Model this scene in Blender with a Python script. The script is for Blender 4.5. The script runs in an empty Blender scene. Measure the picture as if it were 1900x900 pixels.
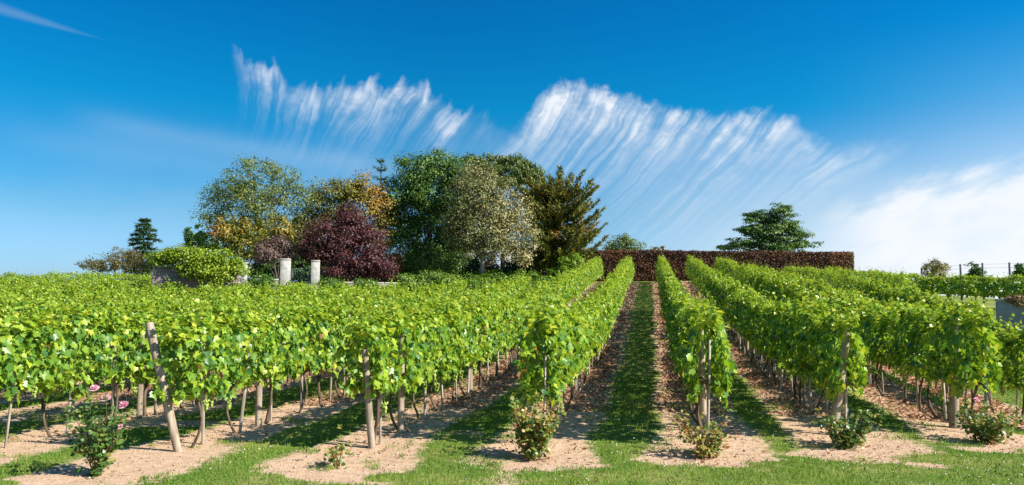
import bpy, math, random
import numpy as np
from mathutils import Vector, Matrix, Euler

scene = bpy.context.scene
R = math.radians
C = scene.collection
random.seed(7)
rng = np.random.default_rng(7)

# ------------------------------------------------------------------ camera
PITCH, YAW, EYE, FPX = R(4.03), R(9.8), 1.8, 1491.0
cam_d = bpy.data.cameras.new("camera")
cam = bpy.data.objects.new("camera", cam_d)
C.objects.link(cam)
cam_d.sensor_width = 36.0
cam_d.lens = 36.0 * FPX / 1900.0
cam_d.clip_end = 9000.0
cam.location = (0, 0, EYE)
cam.rotation_euler = (R(90) + PITCH, 0, YAW)
scene.camera = cam
CROT = Euler((R(90) + PITCH, 0, YAW)).to_matrix()
def ray(px, py):
    return CROT @ Vector(((px - 950) / FPX, -(py - 450) / FPX, -1.0))
def at(px, py, d):
    return Vector((0, 0, EYE)) + ray(px, py) * d
def azel(px, py):
    r = ray(px, py).normalized()
    return math.degrees(math.atan2(r.x, r.y)), math.degrees(math.asin(r.z))

# ------------------------------------------------------------------ exposure
scene.view_settings.view_transform = 'Standard'
scene.view_settings.look = 'None'
scene.view_settings.exposure = 0.95
scene.view_settings.gamma = 1.0
scene.cycles.max_bounces = 8
scene.cycles.diffuse_bounces = 3
scene.cycles.glossy_bounces = 2
scene.cycles.transmission_bounces = 5
scene.cycles.transparent_max_bounces = 6
scene.cycles.use_denoising = True

# ------------------------------------------------------------------ sun
TO_SUN = Vector((1.32, -0.34, 1.0)).normalized()
SUN_EL = math.asin(TO_SUN.z)
SUN_ROT = math.atan2(TO_SUN.x, TO_SUN.y)
sd = bpy.data.lights.new("sun", 'SUN')
sd.energy = 5.0
sd.angle = R(0.53)
sd.color = (1.0, 0.94, 0.84)
sun = bpy.data.objects.new("sun", sd)
C.objects.link(sun)
sun.rotation_euler = (-TO_SUN).to_track_quat('-Z', 'Y').to_euler()
sun.location = (20, -20, 30)

# ------------------------------------------------------------------ sky with cirrus
class NT:
    """small helper to write node maths"""
    def __init__(self, tree):
        self.t = tree
    def n(self, kind, **kw):
        nd = self.t.nodes.new(kind)
        for k, v in kw.items():
            setattr(nd, k, v)
        return nd
    def put(self, sock, v):
        if hasattr(v, 'is_linked') or isinstance(v, bpy.types.NodeSocket):
            self.t.links.new(v, sock)
        else:
            sock.default_value = v
    def m(self, op, a, b=None, c=None, clamp=False):
        nd = self.n('ShaderNodeMath', operation=op, use_clamp=clamp)
        self.put(nd.inputs[0], a)
        if b is not None: self.put(nd.inputs[1], b)
        if c is not None: self.put(nd.inputs[2], c)
        return nd.outputs[0]
    def sm(self, v, a, b, lo=0.0, hi=1.0, kind='SMOOTHSTEP'):
        nd = self.n('ShaderNodeMapRange', interpolation_type=kind)
        nd.clamp = True
        self.put(nd.inputs[0], v); self.put(nd.inputs[1], a); self.put(nd.inputs[2], b)
        self.put(nd.inputs[3], lo); self.put(nd.inputs[4], hi)
        return nd.outputs[0]
    def ramp(self, v, stops, interp='LINEAR'):
        nd = self.n('ShaderNodeValToRGB')
        cr = nd.color_ramp; cr.interpolation = interp
        while len(cr.elements) > 1: cr.elements.remove(cr.elements[0])
        for i, (p, c) in enumerate(stops):
            c = (c, c, c, 1) if isinstance(c, (int, float)) else (*c, 1)
            e = cr.elements[0] if i == 0 else cr.elements.new(p)
            e.position = p; e.color = c
        self.put(nd.inputs[0], v)
        return nd.outputs[0]
    def noise(self, vec, scale, detail=2.0, rough=0.5, dims='3D', w=None, dist=0.0):
        nd = self.n('ShaderNodeTexNoise', noise_dimensions=dims)
        if dims != '1D' and vec is not None: self.put(nd.inputs['Vector'], vec)
        if w is not None: self.put(nd.inputs['W'], w)
        nd.inputs['Scale'].default_value = scale
        nd.inputs['Detail'].default_value = detail
        nd.inputs['Roughness'].default_value = rough
        nd.inputs['Distortion'].default_value = dist
        return nd.outputs['Fac']
    def vec(self, x, y, z=0.0):
        nd = self.n('ShaderNodeCombineXYZ')
        self.put(nd.inputs[0], x); self.put(nd.inputs[1], y); self.put(nd.inputs[2], z)
        return nd.outputs[0]
    def mix(self, f, a, b, blend='MIX'):
        nd = self.n('ShaderNodeMix', data_type='RGBA', blend_type=blend)
        self.put(nd.inputs[0], f)
        self.put(nd.inputs[6], a); self.put(nd.inputs[7], b)
        return nd.outputs[2]

world = bpy.data.worlds.new("World")
scene.world = world
world.use_nodes = True
wt = world.node_tree
wt.nodes.clear()
W = NT(wt)
SKY_STRENGTH = 0.07
sky = W.n('ShaderNodeTexSky', sky_type='NISHITA')
sky.sun_disc = False
sky.sun_elevation = SUN_EL
sky.sun_rotation = SUN_ROT
sky.altitude = 0
sky.air_density = 1.0
sky.dust_density = 0.4
sky.ozone_density = 2.5
hs = W.n('ShaderNodeHueSaturation')
hs.inputs['Hue'].default_value = 0.492
hs.inputs['Saturation'].default_value = 1.28
hs.inputs['Value'].default_value = 1.0
wt.links.new(sky.outputs[0], hs.inputs['Color'])
tc = W.n('ShaderNodeTexCoord')
sx = W.n('ShaderNodeSeparateXYZ')
wt.links.new(tc.outputs['Generated'], sx.inputs[0])
az = W.m('MULTIPLY', W.m('ARCTAN2', sx.outputs[0], sx.outputs[1]), 57.2958)
el = W.m('MULTIPLY', W.m('ARCSINE', sx.outputs[2]), 57.2958)

def lut(points, lo, hi, A0=-50.0, A1=30.0, interp='LINEAR', var=None):
    """piecewise function of azimuth from (pixel x, value) pairs -> node output"""
    f = W.sm(az if var is None else var, A0, A1, 0.0, 1.0, 'LINEAR')
    st = [((a - A0) / (A1 - A0), (v - lo) / (hi - lo)) for a, v in points]
    return W.m('MULTIPLY_ADD', W.ramp(f, st, interp), hi - lo, lo)

def edge(pts):   # pixel polyline -> (azimuth, elevation)
    return [azel(*p) for p in pts]
# main comb of fall-streak cirrus
def pxl(pairs, y=200): return [(azel(x, y)[0], v) for x, v in pairs]
top_pts = edge([(435, 108), (455, 112), (500, 124), (532, 150), (566, 150), (600, 165), (640, 172), (700, 155),
                (745, 150), (785, 160), (812, 195), (850, 205), (885, 190), (915, 225), (955, 250), (985, 205), (1005, 168), (1050, 145),
                (1110, 160), (1160, 180), (1230, 196), (1300, 208), (1340, 216), (1372, 205), (1440, 208), (1478, 215),
                (1510, 252), (1560, 262), (1655, 266), (1695, 285), (1720, 310)])
topv = lut(top_pts, 0, 30, interp='B_SPLINE')
lean = lut(pxl([(430, -.22), (520, .02), (600, .22), (760, .40), (900, .55), (1000, .42), (1150, .50), (1300, .62), (1500, .85), (1720, 1.2)]), -1, 2, interp='B_SPLINE')
leng = lut(pxl([(430, 1.0), (560, 1.2), (700, 1.6), (900, 1.8), (980, 3.2), (1200, 3.4), (1350, 3.4), (1500, 3.6), (1720, 2.6)]), 0, 6, interp='B_SPLINE')
drop = W.m('SUBTRACT', topv, el)
dpos = W.m('MAXIMUM', W.m('SUBTRACT', lut(edge([(400, 105), (900, 170), (1480, 195), (1720, 260), (1900, 330)]), 0, 30, interp='B_SPLINE'), el), -1.5)
wob = W.m('ADD', W.m('MULTIPLY', W.m('SUBTRACT', W.noise(W.vec(az, el), .38, 2.0, .5), 0.5), 1.3),
          W.m('MULTIPLY', W.m('SUBTRACT', W.noise(W.vec(az, el, 5.0), 1.6, 2.0, .5), 0.5), .16))
# s stays constant along a streak: it leans and curves as it falls
s = W.m('ADD', W.m('ADD', az, W.m('MULTIPLY', dpos, lean)), W.m('ADD', W.m('MULTIPLY', W.m('MULTIPLY', dpos, dpos), 0.04), wob))
den = lut(pxl([(432, 0), (448, .8), (520, .85), (540, .30), (566, .9), (640, .72), (700, 1), (790, 1), (818, .25), (880, .8),
          (915, .14), (985, .10), (1022, .9), (1075, 1.1), (1110, 1.0), (1200, .9), (1300, .8), (1345, .42), (1380, .75), (1440, .85), (1480, .82), (1510, .38), (1560, .34),
          (1650, .42), (1700, .3), (1730, 0)]), 0, 1.2, var=s)
vden = lut(pxl([(560, 0), (900, .5), (1000, 1), (1300, .9), (1500, .8), (1750, .3)], 300), 0, 1)
amp = lut(pxl([(430, 3.4), (640, 3.6), (880, 3.4), (960, 1.8), (1010, .8), (1100, .6), (1250, 1.1), (1350, 1.3), (1480, 1.0), (1560, 2.0), (1720, 2.2)]), 0, 4)
soft = lut(pxl([(430, 1.1), (880, 1.3), (985, 1.1), (1480, 1.2), (1560, 2.2)]), 0, 3)
puff = W.m('MULTIPLY', W.m('SUBTRACT', W.noise(W.vec(az, el, 4.0), 1.3, 5.0, .6), .5), 1.5)
tooth = W.m('ADD', puff, W.m('MULTIPLY', W.m('SUBTRACT', W.noise(W.vec(s, 3.1), .85, 2.0, .6), .44), amp))
d2 = W.m('ADD', drop, tooth)
fin = W.sm(d2, -0.3, soft)
# every fibre has a length of its own
fl = W.m('MULTIPLY', leng, W.sm(W.noise(W.vec(s, 14.0), 1.7, 2.0, .6), .25, .75, .45, 1.7))
fout = W.m('POWER', 2.718, W.m('MULTIPLY', W.m('DIVIDE', W.m('MAXIMUM', d2, 0.0), fl), -1.05))
body = W.noise(W.vec(s, W.m('MULTIPLY', el, .16)), .8, 3.0, .55)
fine = W.noise(W.vec(s, W.m('MULTIPLY', el, .22), 9.0), 4.2, 4.0, .6)
strk = W.m('ADD', W.m('ADD', W.m('MULTIPLY', W.sm(body, .30, .62), .95), W.m('MULTIPLY', W.sm(fine, .28, .76), .26)), .10)
fade_ = W.sm(drop, 1.0, 4.5, 0.0, .75)
strk = W.m('ADD', W.m('MULTIPLY', strk, W.m('SUBTRACT', 1.0, fade_)), W.m('MULTIPLY', fade_, .52))
patchy = W.sm(W.noise(W.vec(az, W.m('MULTIPLY', el, 1.4), 21.0), .55, 4.0, .6), .30, .60, .60, 1.25)
comb = W.m('MULTIPLY', W.m('MULTIPLY', W.m('MULTIPLY', W.m('MULTIPLY', fin, fout), strk), den), patchy)
# soft veil under the comb
veil = W.m('MULTIPLY', W.m('MULTIPLY', W.m('MULTIPLY', W.sm(drop, .3, 3.0), W.m('POWER', 2.718, W.m('MULTIPLY', W.m('MAXIMUM', drop, 0.0), -0.10))), vden), .17)
# low cloud bank on the right
bank_top = lut(edge([(1380, 470), (1500, 405), (1560, 375), (1620, 352), (1700, 330), (1780, 318), (1850, 300), (1900, 285), (2100, 250), (2400, 230)]), 0, 30)
bn = W.noise(W.vec(W.m('ADD', az, W.m('MULTIPLY', el, -.55)), W.m('MULTIPLY', W.m('ADD', el, W.m('MULTIPLY', az, -.22)), 1.9)), .26, 5.0, .58)
bd = W.m('ADD', W.m('SUBTRACT', bank_top, el), W.m('MULTIPLY', W.m('SUBTRACT', bn, .5), 4.2))
bank = W.m('MULTIPLY', W.sm(bd, -.5, 1.7), W.sm(bn, .25, .60, .40, .95))
bank = W.m('MULTIPLY', bank, W.sm(az, azel(1480, 420)[0], azel(1660, 420)[0]))
# faint haze bands on the left, thin veil low on the right, trail at upper left
def band(x0, y0, x1, y1, w, amp, fade):
    a0, e0 = azel(x0, y0); a1, e1 = azel(x1, y1)
    k = (e1 - e0) / (a1 - a0)
    off = W.m('SUBTRACT', W.m('SUBTRACT', el, e0), W.m('MULTIPLY', W.m('SUBTRACT', az, a0), k))
    off = W.m('ADD', off, W.m('MULTIPLY', W.m('SUBTRACT', W.noise(W.vec(az, el, x0 * .01), .16, 3.0), .5), w * 1.3))
    g = W.m('POWER', 2.718, W.m('MULTIPLY', W.m('POWER', W.m('DIVIDE', off, w), 2.0), -1.0))
    al = W.m('MULTIPLY', W.sm(az, a0 - fade, a0 + fade), W.sm(az, a1 - fade, a1 + fade, 1.0, 0.0))
    return W.m('MULTIPLY', W.m('MULTIPLY', g, al), amp)
hz = W.m('ADD', band(180, 228, 760, 315, .8, .10, 3.0), band(40, 250, 620, 330, 1.1, .07, 5.0))
hz = W.m('ADD', hz, band(-500, 400, 900, 450, 3.5, .13, 9.0))
hz = W.m('ADD', hz, W.m('MULTIPLY', W.m('MULTIPLY', W.sm(az, azel(1450, 250)[0], azel(2000, 250)[0]), W.sm(el, 4.0, 18.0, 1.0, 0.0)), .26))
hz = W.m('ADD', hz, W.m('MULTIPLY', W.sm(az, azel(980, 400)[0], azel(1560, 400)[0]), W.m('MULTIPLY', W.sm(el, 1.0, 13.0, 1.0, 0.0), .52)))
ta0, te0 = azel(-10, 12); ta1, te1 = azel(195, 74)
tk = (te1 - te0) / (ta1 - ta0)
toff = W.m('SUBTRACT', W.m('SUBTRACT', el, te0), W.m('MULTIPLY', W.m('SUBTRACT', az, ta0), tk))
tw = W.sm(az, ta0 - 3, ta1, .75, .06, 'LINEAR')
trail = W.m('MULTIPLY', W.m('MULTIPLY', W.sm(W.m('DIVIDE', toff, tw), -1.0, -.1), W.sm(W.m('DIVIDE', toff, tw), -.1, 1.0, 1.0, 0.0)),
            W.m('MULTIPLY', W.sm(az, ta1 - 4, ta1 + .6, 1.0, 0.0), .10))
cov = W.m('ADD', W.m('ADD', comb, veil), W.m('ADD', hz, trail))
cov = W.m('SUBTRACT', 1.0, W.m('MULTIPLY', W.m('SUBTRACT', 1.0, W.m('MINIMUM', cov, .93)), W.m('SUBTRACT', 1.0, bank)))
CLOUD = 0.52 / SKY_STRENGTH
tint = W.ramp(W.sm(el, 0.0, 60.0, 0.0, 1.0, 'LINEAR'), [(0, (.44, .60, 1.18)), (.05, (.39, .63, 1.06)), (.098, (.30, .61, .88)), (.223, (.03, .66, .90)),
    (.333, (.015, .60, .92)), (.5, (.12, .57, .88)), (.85, (.45, .68, .95))])
blue = W.mix(1.0, W.mix(1.0, hs.outputs[0], tint, 'MULTIPLY'), W.ramp(W.sm(az, -15.0, 30.0, 0.0, 1.0, 'LINEAR'), [(0, .64), (.33, .72), (1, .86)]), 'MULTIPLY')
blue = W.mix(1.0, blue, (1.44, 1.60, 1.54, 1), 'MULTIPLY')
skyc = W.mix(cov, blue, (CLOUD * .93, CLOUD * .97, CLOUD * 1.02, 1))
bg = W.n('ShaderNodeBackground')
wt.links.new(skyc, bg.inputs['Color'])
bg.inputs['Strength'].default_value = SKY_STRENGTH
wo = W.n('ShaderNodeOutputWorld')
wt.links.new(bg.outputs[0], wo.inputs[0])

# ------------------------------------------------------------------ helpers
def mat(name, base, rough=0.8, spec=0.3, bump=None):
    """base: colour or function(NT)->socket"""
    m = bpy.data.materials.new(name)
    m.use_nodes = True
    t = m.node_tree
    b = t.nodes['Principled BSDF']
    k = NT(t)
    k.put(b.inputs['Base Color'], base(k) if callable(base) else (*base, 1))
    b.inputs['Roughness'].default_value = rough
    b.inputs['Specular IOR Level'].default_value = spec
    if bump:
        sc, st, dist = bump
        bn = k.n('ShaderNodeBump')
        bn.inputs['Strength'].default_value = st
        bn.inputs['Distance'].default_value = dist
        co = k.n('ShaderNodeTexCoord')
        t.links.new(k.noise(co.outputs['Object'], sc, 4.0, .6), bn.inputs['Height'])
        t.links.new(bn.outputs[0], b.inputs['Normal'])
    return m

def leaf_mat(name, stops, transl=0.35, rough=0.45, spec=0.35, tcol=None, sat=1.0):
    """leaf colours come from the per-leaf 'tint' attribute (0..1)"""
    m = bpy.data.materials.new(name)
    m.use_nodes = True
    t = m.node_tree
    k = NT(t)
    b = t.nodes['Principled BSDF']
    out = t.nodes['Material Output']
    a = k.n('ShaderNodeAttribute', attribute_name='tint')
    col = k.ramp(a.outputs['Fac'], stops)
    t.links.new(col, b.inputs['Base Color'])
    b.inputs['Roughness'].default_value = rough
    b.inputs['Specular IOR Level'].default_value = spec
    tr = k.n('ShaderNodeBsdfTranslucent')
    tcol = tcol or (1.25, 1.15, .5)
    t.links.new(k.mix(1.0, col, (*tcol, 1), 'MULTIPLY'), tr.inputs['Color'])
    mx = k.n('ShaderNodeMixShader')
    mx.inputs[0].default_value = transl
    t.links.new(b.outputs[0], mx.inputs[1]); t.links.new(tr.outputs[0], mx.inputs[2])
    t.links.new(mx.outputs[0], out.inputs[0])
    return m

def tag(o, label=None, cat=None, group=None, kind=None):
    if label: o['label'] = label
    if cat: o['category'] = cat
    if group: o['group'] = group
    if kind: o['kind'] = kind
    return o

def link(name, me, parent=None):
    o = bpy.data.objects.new(name, me)
    C.objects.link(o)
    if parent is not None: o.parent = parent
    return o

def empty(name, loc, label, cat, group=None):
    o = bpy.data.objects.new(name, None)
    C.objects.link(o)
    o.location = loc
    o.empty_display_size = .2
    return tag(o, label, cat, group)

class MB:
    """collects triangles / quads in numpy chunks and builds ONE mesh"""
    def __init__(self):
        self.v, self.q, self.t, self.nv = [], [], [], 0
        self.tq, self.tt = [], []
    def add(self, verts, faces, tint=0.5):
        verts = np.asarray(verts, dtype=np.float64).reshape(-1, 3)
        f = np.asarray(faces, dtype=np.int64)
        tn = np.full(len(f), tint) if np.isscalar(tint) else np.asarray(tint)
        if f.shape[1] == 4:
            self.q.append(f + self.nv); self.tq.append(tn)
        else:
            self.t.append(f + self.nv); self.tt.append(tn)
        self.v.append(verts); self.nv += len(verts)
    def mesh(self, name, material, smooth=False):
        me = bpy.data.meshes.new(name)
        v = np.concatenate(self.v)
        q = np.concatenate(self.q) if self.q else np.zeros((0, 4), int)
        t = np.concatenate(self.t) if self.t else np.zeros((0, 3), int)
        me.vertices.add(len(v)); me.vertices.foreach_set('co', v.astype(np.float32).ravel())
        li = np.concatenate([q.ravel(), t.ravel()]).astype(np.int32)
        tot = np.concatenate([np.full(len(q), 4), np.full(len(t), 3)]).astype(np.int32)
        st = np.concatenate([[0], np.cumsum(tot)[:-1]]).astype(np.int32)
        me.loops.add(len(li)); me.loops.foreach_set('vertex_index', li)
        me.polygons.add(len(tot)); me.polygons.foreach_set('loop_start', st); me.polygons.foreach_set('loop_total', tot)
        if smooth: me.polygons.foreach_set('use_smooth', np.ones(len(tot), bool))
        at_ = me.attributes.new('tint', 'FLOAT', 'FACE')
        tn = np.concatenate((self.tq or [np.zeros(0)]) + (self.tt or [np.zeros(0)]))
        at_.data.foreach_set('value', tn.astype(np.float32))
        me.update(calc_edges=True)
        me.validate()
        if material: me.materials.append(material)
        return me
    # ---- shapes
    def box(self, c, size, rot=0.0, bevel=0.0):
        sx_, sy_, sz_ = [x / 2 for x in size]
        if bevel <= 0:
            vs = np.array([(x * sx_, y * sy_, z * sz_) for z in (-1, 1) for y in (-1, 1) for x in (-1, 1)])
            fs = [(0, 2, 3, 1), (4, 5, 7, 6), (0, 1, 5, 4), (2, 6, 7, 3), (0, 4, 6, 2), (1, 3, 7, 5)]
        else:
            b = bevel
            ring = [(-sx_, -sy_ + b), (-sx_ + b, -sy_), (sx_ - b, -sy_), (sx_, -sy_ + b), (sx_, sy_ - b), (sx_ - b, sy_), (-sx_ + b, sy_), (-sx_, sy_ - b)]
            def sc(p, k): return (p[0] - math.copysign(k, p[0]), p[1] - math.copysign(k, p[1]))
            vs = [(*sc(p, b), -sz_) for p in ring] + [(*p, -sz_ + b) for p in ring] + [(*p, sz_ - b) for p in ring] + [(*sc(p, b), sz_) for p in ring]
            vs = np.array(vs)
            fs = []
            for l in range(3):
                for i in range(8):
                    j = (i + 1) % 8
                    fs.append((l * 8 + i, l * 8 + j, (l + 1) * 8 + j, (l + 1) * 8 + i))
            for o_, fl in ((0, 1), (24, 0)):
                for a_ in ((0, 1, 2, 3), (0, 3, 4, 7), (4, 5, 6, 7)):
                    f_ = tuple(o_ + i for i in a_)
                    fs.append(f_[::-1] if fl else f_)
        cr, sr = math.cos(rot), math.sin(rot)
        vs = np.stack([vs[:, 0] * cr - vs[:, 1] * sr, vs[:, 0] * sr + vs[:, 1] * cr, vs[:, 2]], 1) + np.array(c)
        self.add(vs, fs)
    def tube(self, pts, rad, n=6, cap=True, tint=0.5, jitter=0.0):
        pts = np.asarray(pts, float); m = len(pts)
        rad = np.full(m, rad) if np.isscalar(rad) else np.asarray(rad, float)
        tan = np.gradient(pts, axis=0)
        tan /= np.linalg.norm(tan, axis=1)[:, None] + 1e-9
        ref = np.array([0.0, 0, 1]) if abs(tan[0][2]) < .8 else np.array([1.0, 0, 0])
        vs = []
        for i in range(m):
            a_ = np.cross(tan[i], ref); a_ /= np.linalg.norm(a_) + 1e-9
            b_ = np.cross(tan[i], a_)
            for k in range(n):
                an = 2 * math.pi * k / n
                rr = rad[i] * (1 + (rng.uniform(-jitter, jitter) if jitter else 0))
                vs.append(pts[i] + rr * (math.cos(an) * a_ + math.sin(an) * b_))
        fs = []
        for i in range(m - 1):
            for k in range(n):
                j = (k + 1) % n
                fs.append((i * n + k, i * n + j, (i + 1) * n + j, (i + 1) * n + k))
        base = len(vs)
        self.add(vs, fs, tint)
        if cap:
            top = pts[-1] + tan[-1] * rad[-1] * .15
            cv = vs[-n:] + [top]
            self.add(cv, [(k, (k + 1) % n, n) for k in range(n)], tint)
    def leaves(self, P, Nrm, Tip, size, tint, template):
        """place a leaf template at points P; x = width, y = towards the tip, z = normal"""
        N = len(P)
        Nrm = Nrm / (np.linalg.norm(Nrm, axis=1)[:, None] + 1e-9)
        Tip = Tip - Nrm * np.sum(Tip * Nrm, 1)[:, None]
        Tip /= np.linalg.norm(Tip, axis=1)[:, None] + 1e-9
        X = np.cross(Tip, Nrm)
        tv, tf = template
        M = len(tv)
        size = np.full(N, size) if np.isscalar(size) else np.asarray(size)
        V = (P[:, None, :] + size[:, None, None] * (tv[None, :, 0, None] * X[:, None, :] + tv[None, :, 1, None] * Tip[:, None, :] + tv[None, :, 2, None] * Nrm[:, None, :]))
        F = (tf[None, :, :] + (np.arange(N) * M)[:, None, None]).reshape(-1, tf.shape[1])
        self.add(V.reshape(-1, 3), F, np.repeat(tint, len(tf)))

def rnd_unit(n):
    v = rng.normal(size=(n, 3))
    return v / np.linalg.norm(v, axis=1)[:, None]

# leaf templates (unit length 1 along y)
def _fan(outline, fold):
    c = [(0, .38, -.02)]
    vs = c + [(x, y, fold * abs(x) - .22 * max(0, y - .3) ** 2) for x, y in outline]
    n = len(outline)
    return np.array(vs, float), np.array([(0, 1 + i, 1 + (i + 1) % n) for i in range(n)])
VINE = _fan([(0, .02), (.28, -.12), (.52, .12), (.42, .28), (.56, .55), (.27, .62), (0, 1.0), (-.27, .62), (-.56, .55), (-.42, .28), (-.52, .12), (-.28, -.12)], .28)
KITE = (np.array([(0, 0, 0), (.36, .42, .12), (0, 1, -.05), (-.36, .42, .12)], float), np.array([(0, 1, 2), (0, 2, 3)]))
FLAT = (np.array([(0, 0, 0), (.42, .35, .05), (.3, .8, -.03), (-.3, .8, -.03), (-.42, .35, .05)], float), np.array([(0, 1, 4), (1, 2, 3), (1, 3, 4)]))
NARROW = (np.array([(0, 0, 0), (.13, .4, .03), (0, 1, 0), (-.13, .4, .03)], float), np.array([(0, 1, 2), (0, 2, 3)]))

# smooth value noise
_lat = rng.random((64, 256, 256))
def vnoise(x, y, seed=0):
    x = np.asarray(x, float); y = np.asarray(y, float)
    xi = np.floor(x).astype(int); yi = np.floor(y).astype(int)
    fx = x - xi; fy = y - yi
    fx = fx * fx * (3 - 2 * fx); fy = fy * fy * (3 - 2 * fy)
    L = _lat[seed]
    g = lambda a, b: L[a & 255, b & 255]
    return (g(xi, yi) * (1 - fx) + g(xi + 1, yi) * fx) * (1 - fy) + (g(xi, yi + 1) * (1 - fx) + g(xi + 1, yi + 1) * fx) * fy
def fbm(x, y, seed=0, o=3):
    return sum(vnoise(np.asarray(x) * 2 ** i, np.asarray(y) * 2 ** i, seed + i) / 2 ** (i + 1) for i in range(o)) / (1 - .5 ** o)
def sstep(v, a, b):
    t = np.clip((np.asarray(v, float) - a) / (b - a), 0, 1)
    return t * t * (3 - 2 * t)

# ------------------------------------------------------------------ terrain
SL = 0.083
def ground_z(x, y):
    x = np.asarray(x, float); y = np.asarray(y, float)
    t = np.clip(y - 14, 0, 10)
    z = SL * t * t / 20 + SL * np.clip(y - 24, 0, 34)
    z = z - .06 * np.clip(x - 4, 0, 40) * sstep(y, 34, 52) - .28 * sstep(x, 4.6, 6.2)
    z = z - .30 * sstep(-x, 3.8, 5.2) * sstep(y, 22, 34) * (1 - sstep(-x, 15, 19.5))
    left = sstep(-x, 16, 24)
    z = z - left * .07 * np.clip(y - 37, 0, 60)
    z = z - .05 * np.clip(y - 75, 0, 600)
    z = z + (fbm(x * .35, y * .35, 20) - .5) * .10 * sstep(y, 4, 8)
    return z
def gz(x, y): return float(ground_z(x, y))
def on_ground(px, py_hint, d):
    p = at(px, py_hint, d)
    return Vector((p.x, p.y, gz(p.x, p.y)))

# rows: x, first y, last y
def garden_edge(x):
    xs = [-40, -20.2, -19.6, -16, -14.1, -10, -7.7, -5.55, -5.0]
    ys = [38, 36, 28.6, 29.8, 31.5, 31.0, 33.0, 37.0, 54]
    return float(np.interp(x, xs, ys))
ROWS = []
x_ = -7.75
lefts = []
while x_ > -33:
    lefts.append(x_); x_ -= 2.1
for x_ in lefts[::-1]:
    ROWS.append((x_, max(7.5, abs(x_) / 0.95 - 1.5), garden_edge(x_)))
ROWS += [(-5.55, 8.95, 37.0), (-3.4, 9.6, 54.0), (-1.4, 10.2, 54.0), (.7, 10.6, 54.0), (2.5, 11.3, 54.0), (4.3, 12.0, 53.5), (6.15, 13.0, 53.0), (8.2, 23.0, 52.0), (10.3, 35.5, 51.0), (12.4, 43.0, 50.0)]
ROSES = {-5.55: (180, 880), -3.4: (625, 865), -1.4: (990, 850), .7: (1310, 845), 2.5: (1575, 828), 4.3: (1832, 820)}
def px_ground(px, py):
    d = 9.0
    for _ in range(30):
        p = at(px, py, d)
        d = d * (EYE - gz(p.x, p.y)) / max(.05, EYE - p.z)
    p = at(px, py, d)
    return Vector((p.x, p.y, gz(p.x, p.y)))
ROSE_AT = {k: px_ground(*v) for k, v in ROSES.items()}

def soil_mask(x, y):
    """1 on bare cultivated soil along a row, 0 on grass"""
    x = np.asarray(x, float); y = np.asarray(y, float)
    wob = (fbm(x * 1.1, y * .8, 30) - .5) * 1.25
    fin_ = (fbm(x * 5, y * 5, 34) - .5)
    m = np.zeros_like(x)
    for rx, y0, y1 in ROWS:
        front = y0 - (.55 if rx not in ROSE_AT else (y0 - ROSE_AT[rx].y) + .75)
        hw = .60 + .16 * sstep(-y, -(front + 2.6), -(front + .6)) + .30 * wob + .10 * fin_
        dx = np.abs(x - rx)
        dy = np.maximum(0, (front + .55) - y) * 1.0
        dist = np.where(dy > 0, np.sqrt(dx ** 2 + (dy * 1.1) ** 2), dx)
        dist = dist + np.where(dy > 0, 1.7 * (fbm(x * 1.3, y * 2.0, 36) - .47), 0)
        dist = np.where(y > y1 + .5, 9, dist)
        m = np.maximum(m, np.clip(.5 + (hw - dist) * 1.5, 0, 1))
    patch = fbm(x * .55 + 7, y * .55, 40)
    m = np.maximum(m, np.clip((patch - .70 - .02 * sstep(y, 9, 14)) * 10, 0, .75))
    return m

ys = np.concatenate([np.arange(2.0, 22.0, .085), np.arange(22.0, 60.0, .22), np.array([62, 66, 72, 80, 95, 120, 170, 260, 400, 700, 1200, 2000])])
xs = np.concatenate([[-2000, -1000, -500, -250, -120, -80, -60, -48], np.arange(-40, -9.0, .3), np.arange(-9.0, 9.5, .085), np.arange(9.5, 26, .25), [28, 32, 40, 60, 100, 200, 500, 1000, 2000]])
GX, GY = np.meshgrid(xs, ys)
GZ = ground_z(GX, GY)
near = (np.abs(GX) < 30) & (GY < 60)
sm_ = np.where(near, soil_mask(GX, GY), 0)
GZ = GZ + np.where(near & (GY < 22), sm_ * (.03 * (fbm(GX * 3, GY * 3, 44) - .5) - .012), 0)
me = bpy.data.meshes.new('ground')
ny, nx = GX.shape
idx = np.arange(nx * ny).reshape(ny, nx)
fq = np.stack([idx[:-1, :-1], idx[:-1, 1:], idx[1:, 1:], idx[1:, :-1]], -1).reshape(-1, 4)
me.vertices.add(nx * ny); me.vertices.foreach_set('co', np.stack([GX, GY, GZ], -1).astype(np.float32).ravel())
me.loops.add(fq.size); me.loops.foreach_set('vertex_index', fq.astype(np.int32).ravel())
me.polygons.add(len(fq)); me.polygons.foreach_set('loop_start', (np.arange(len(fq)) * 4).astype(np.int32)); me.polygons.foreach_set('loop_total', np.full(len(fq), 4, np.int32))
me.polygons.foreach_set('use_smooth', np.ones(len(fq), bool))
a_ = me.attributes.new('soil', 'FLOAT', 'POINT'); a_.data.foreach_set('value', sm_.astype(np.float32).ravel())
me.update(calc_edges=True)

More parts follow.
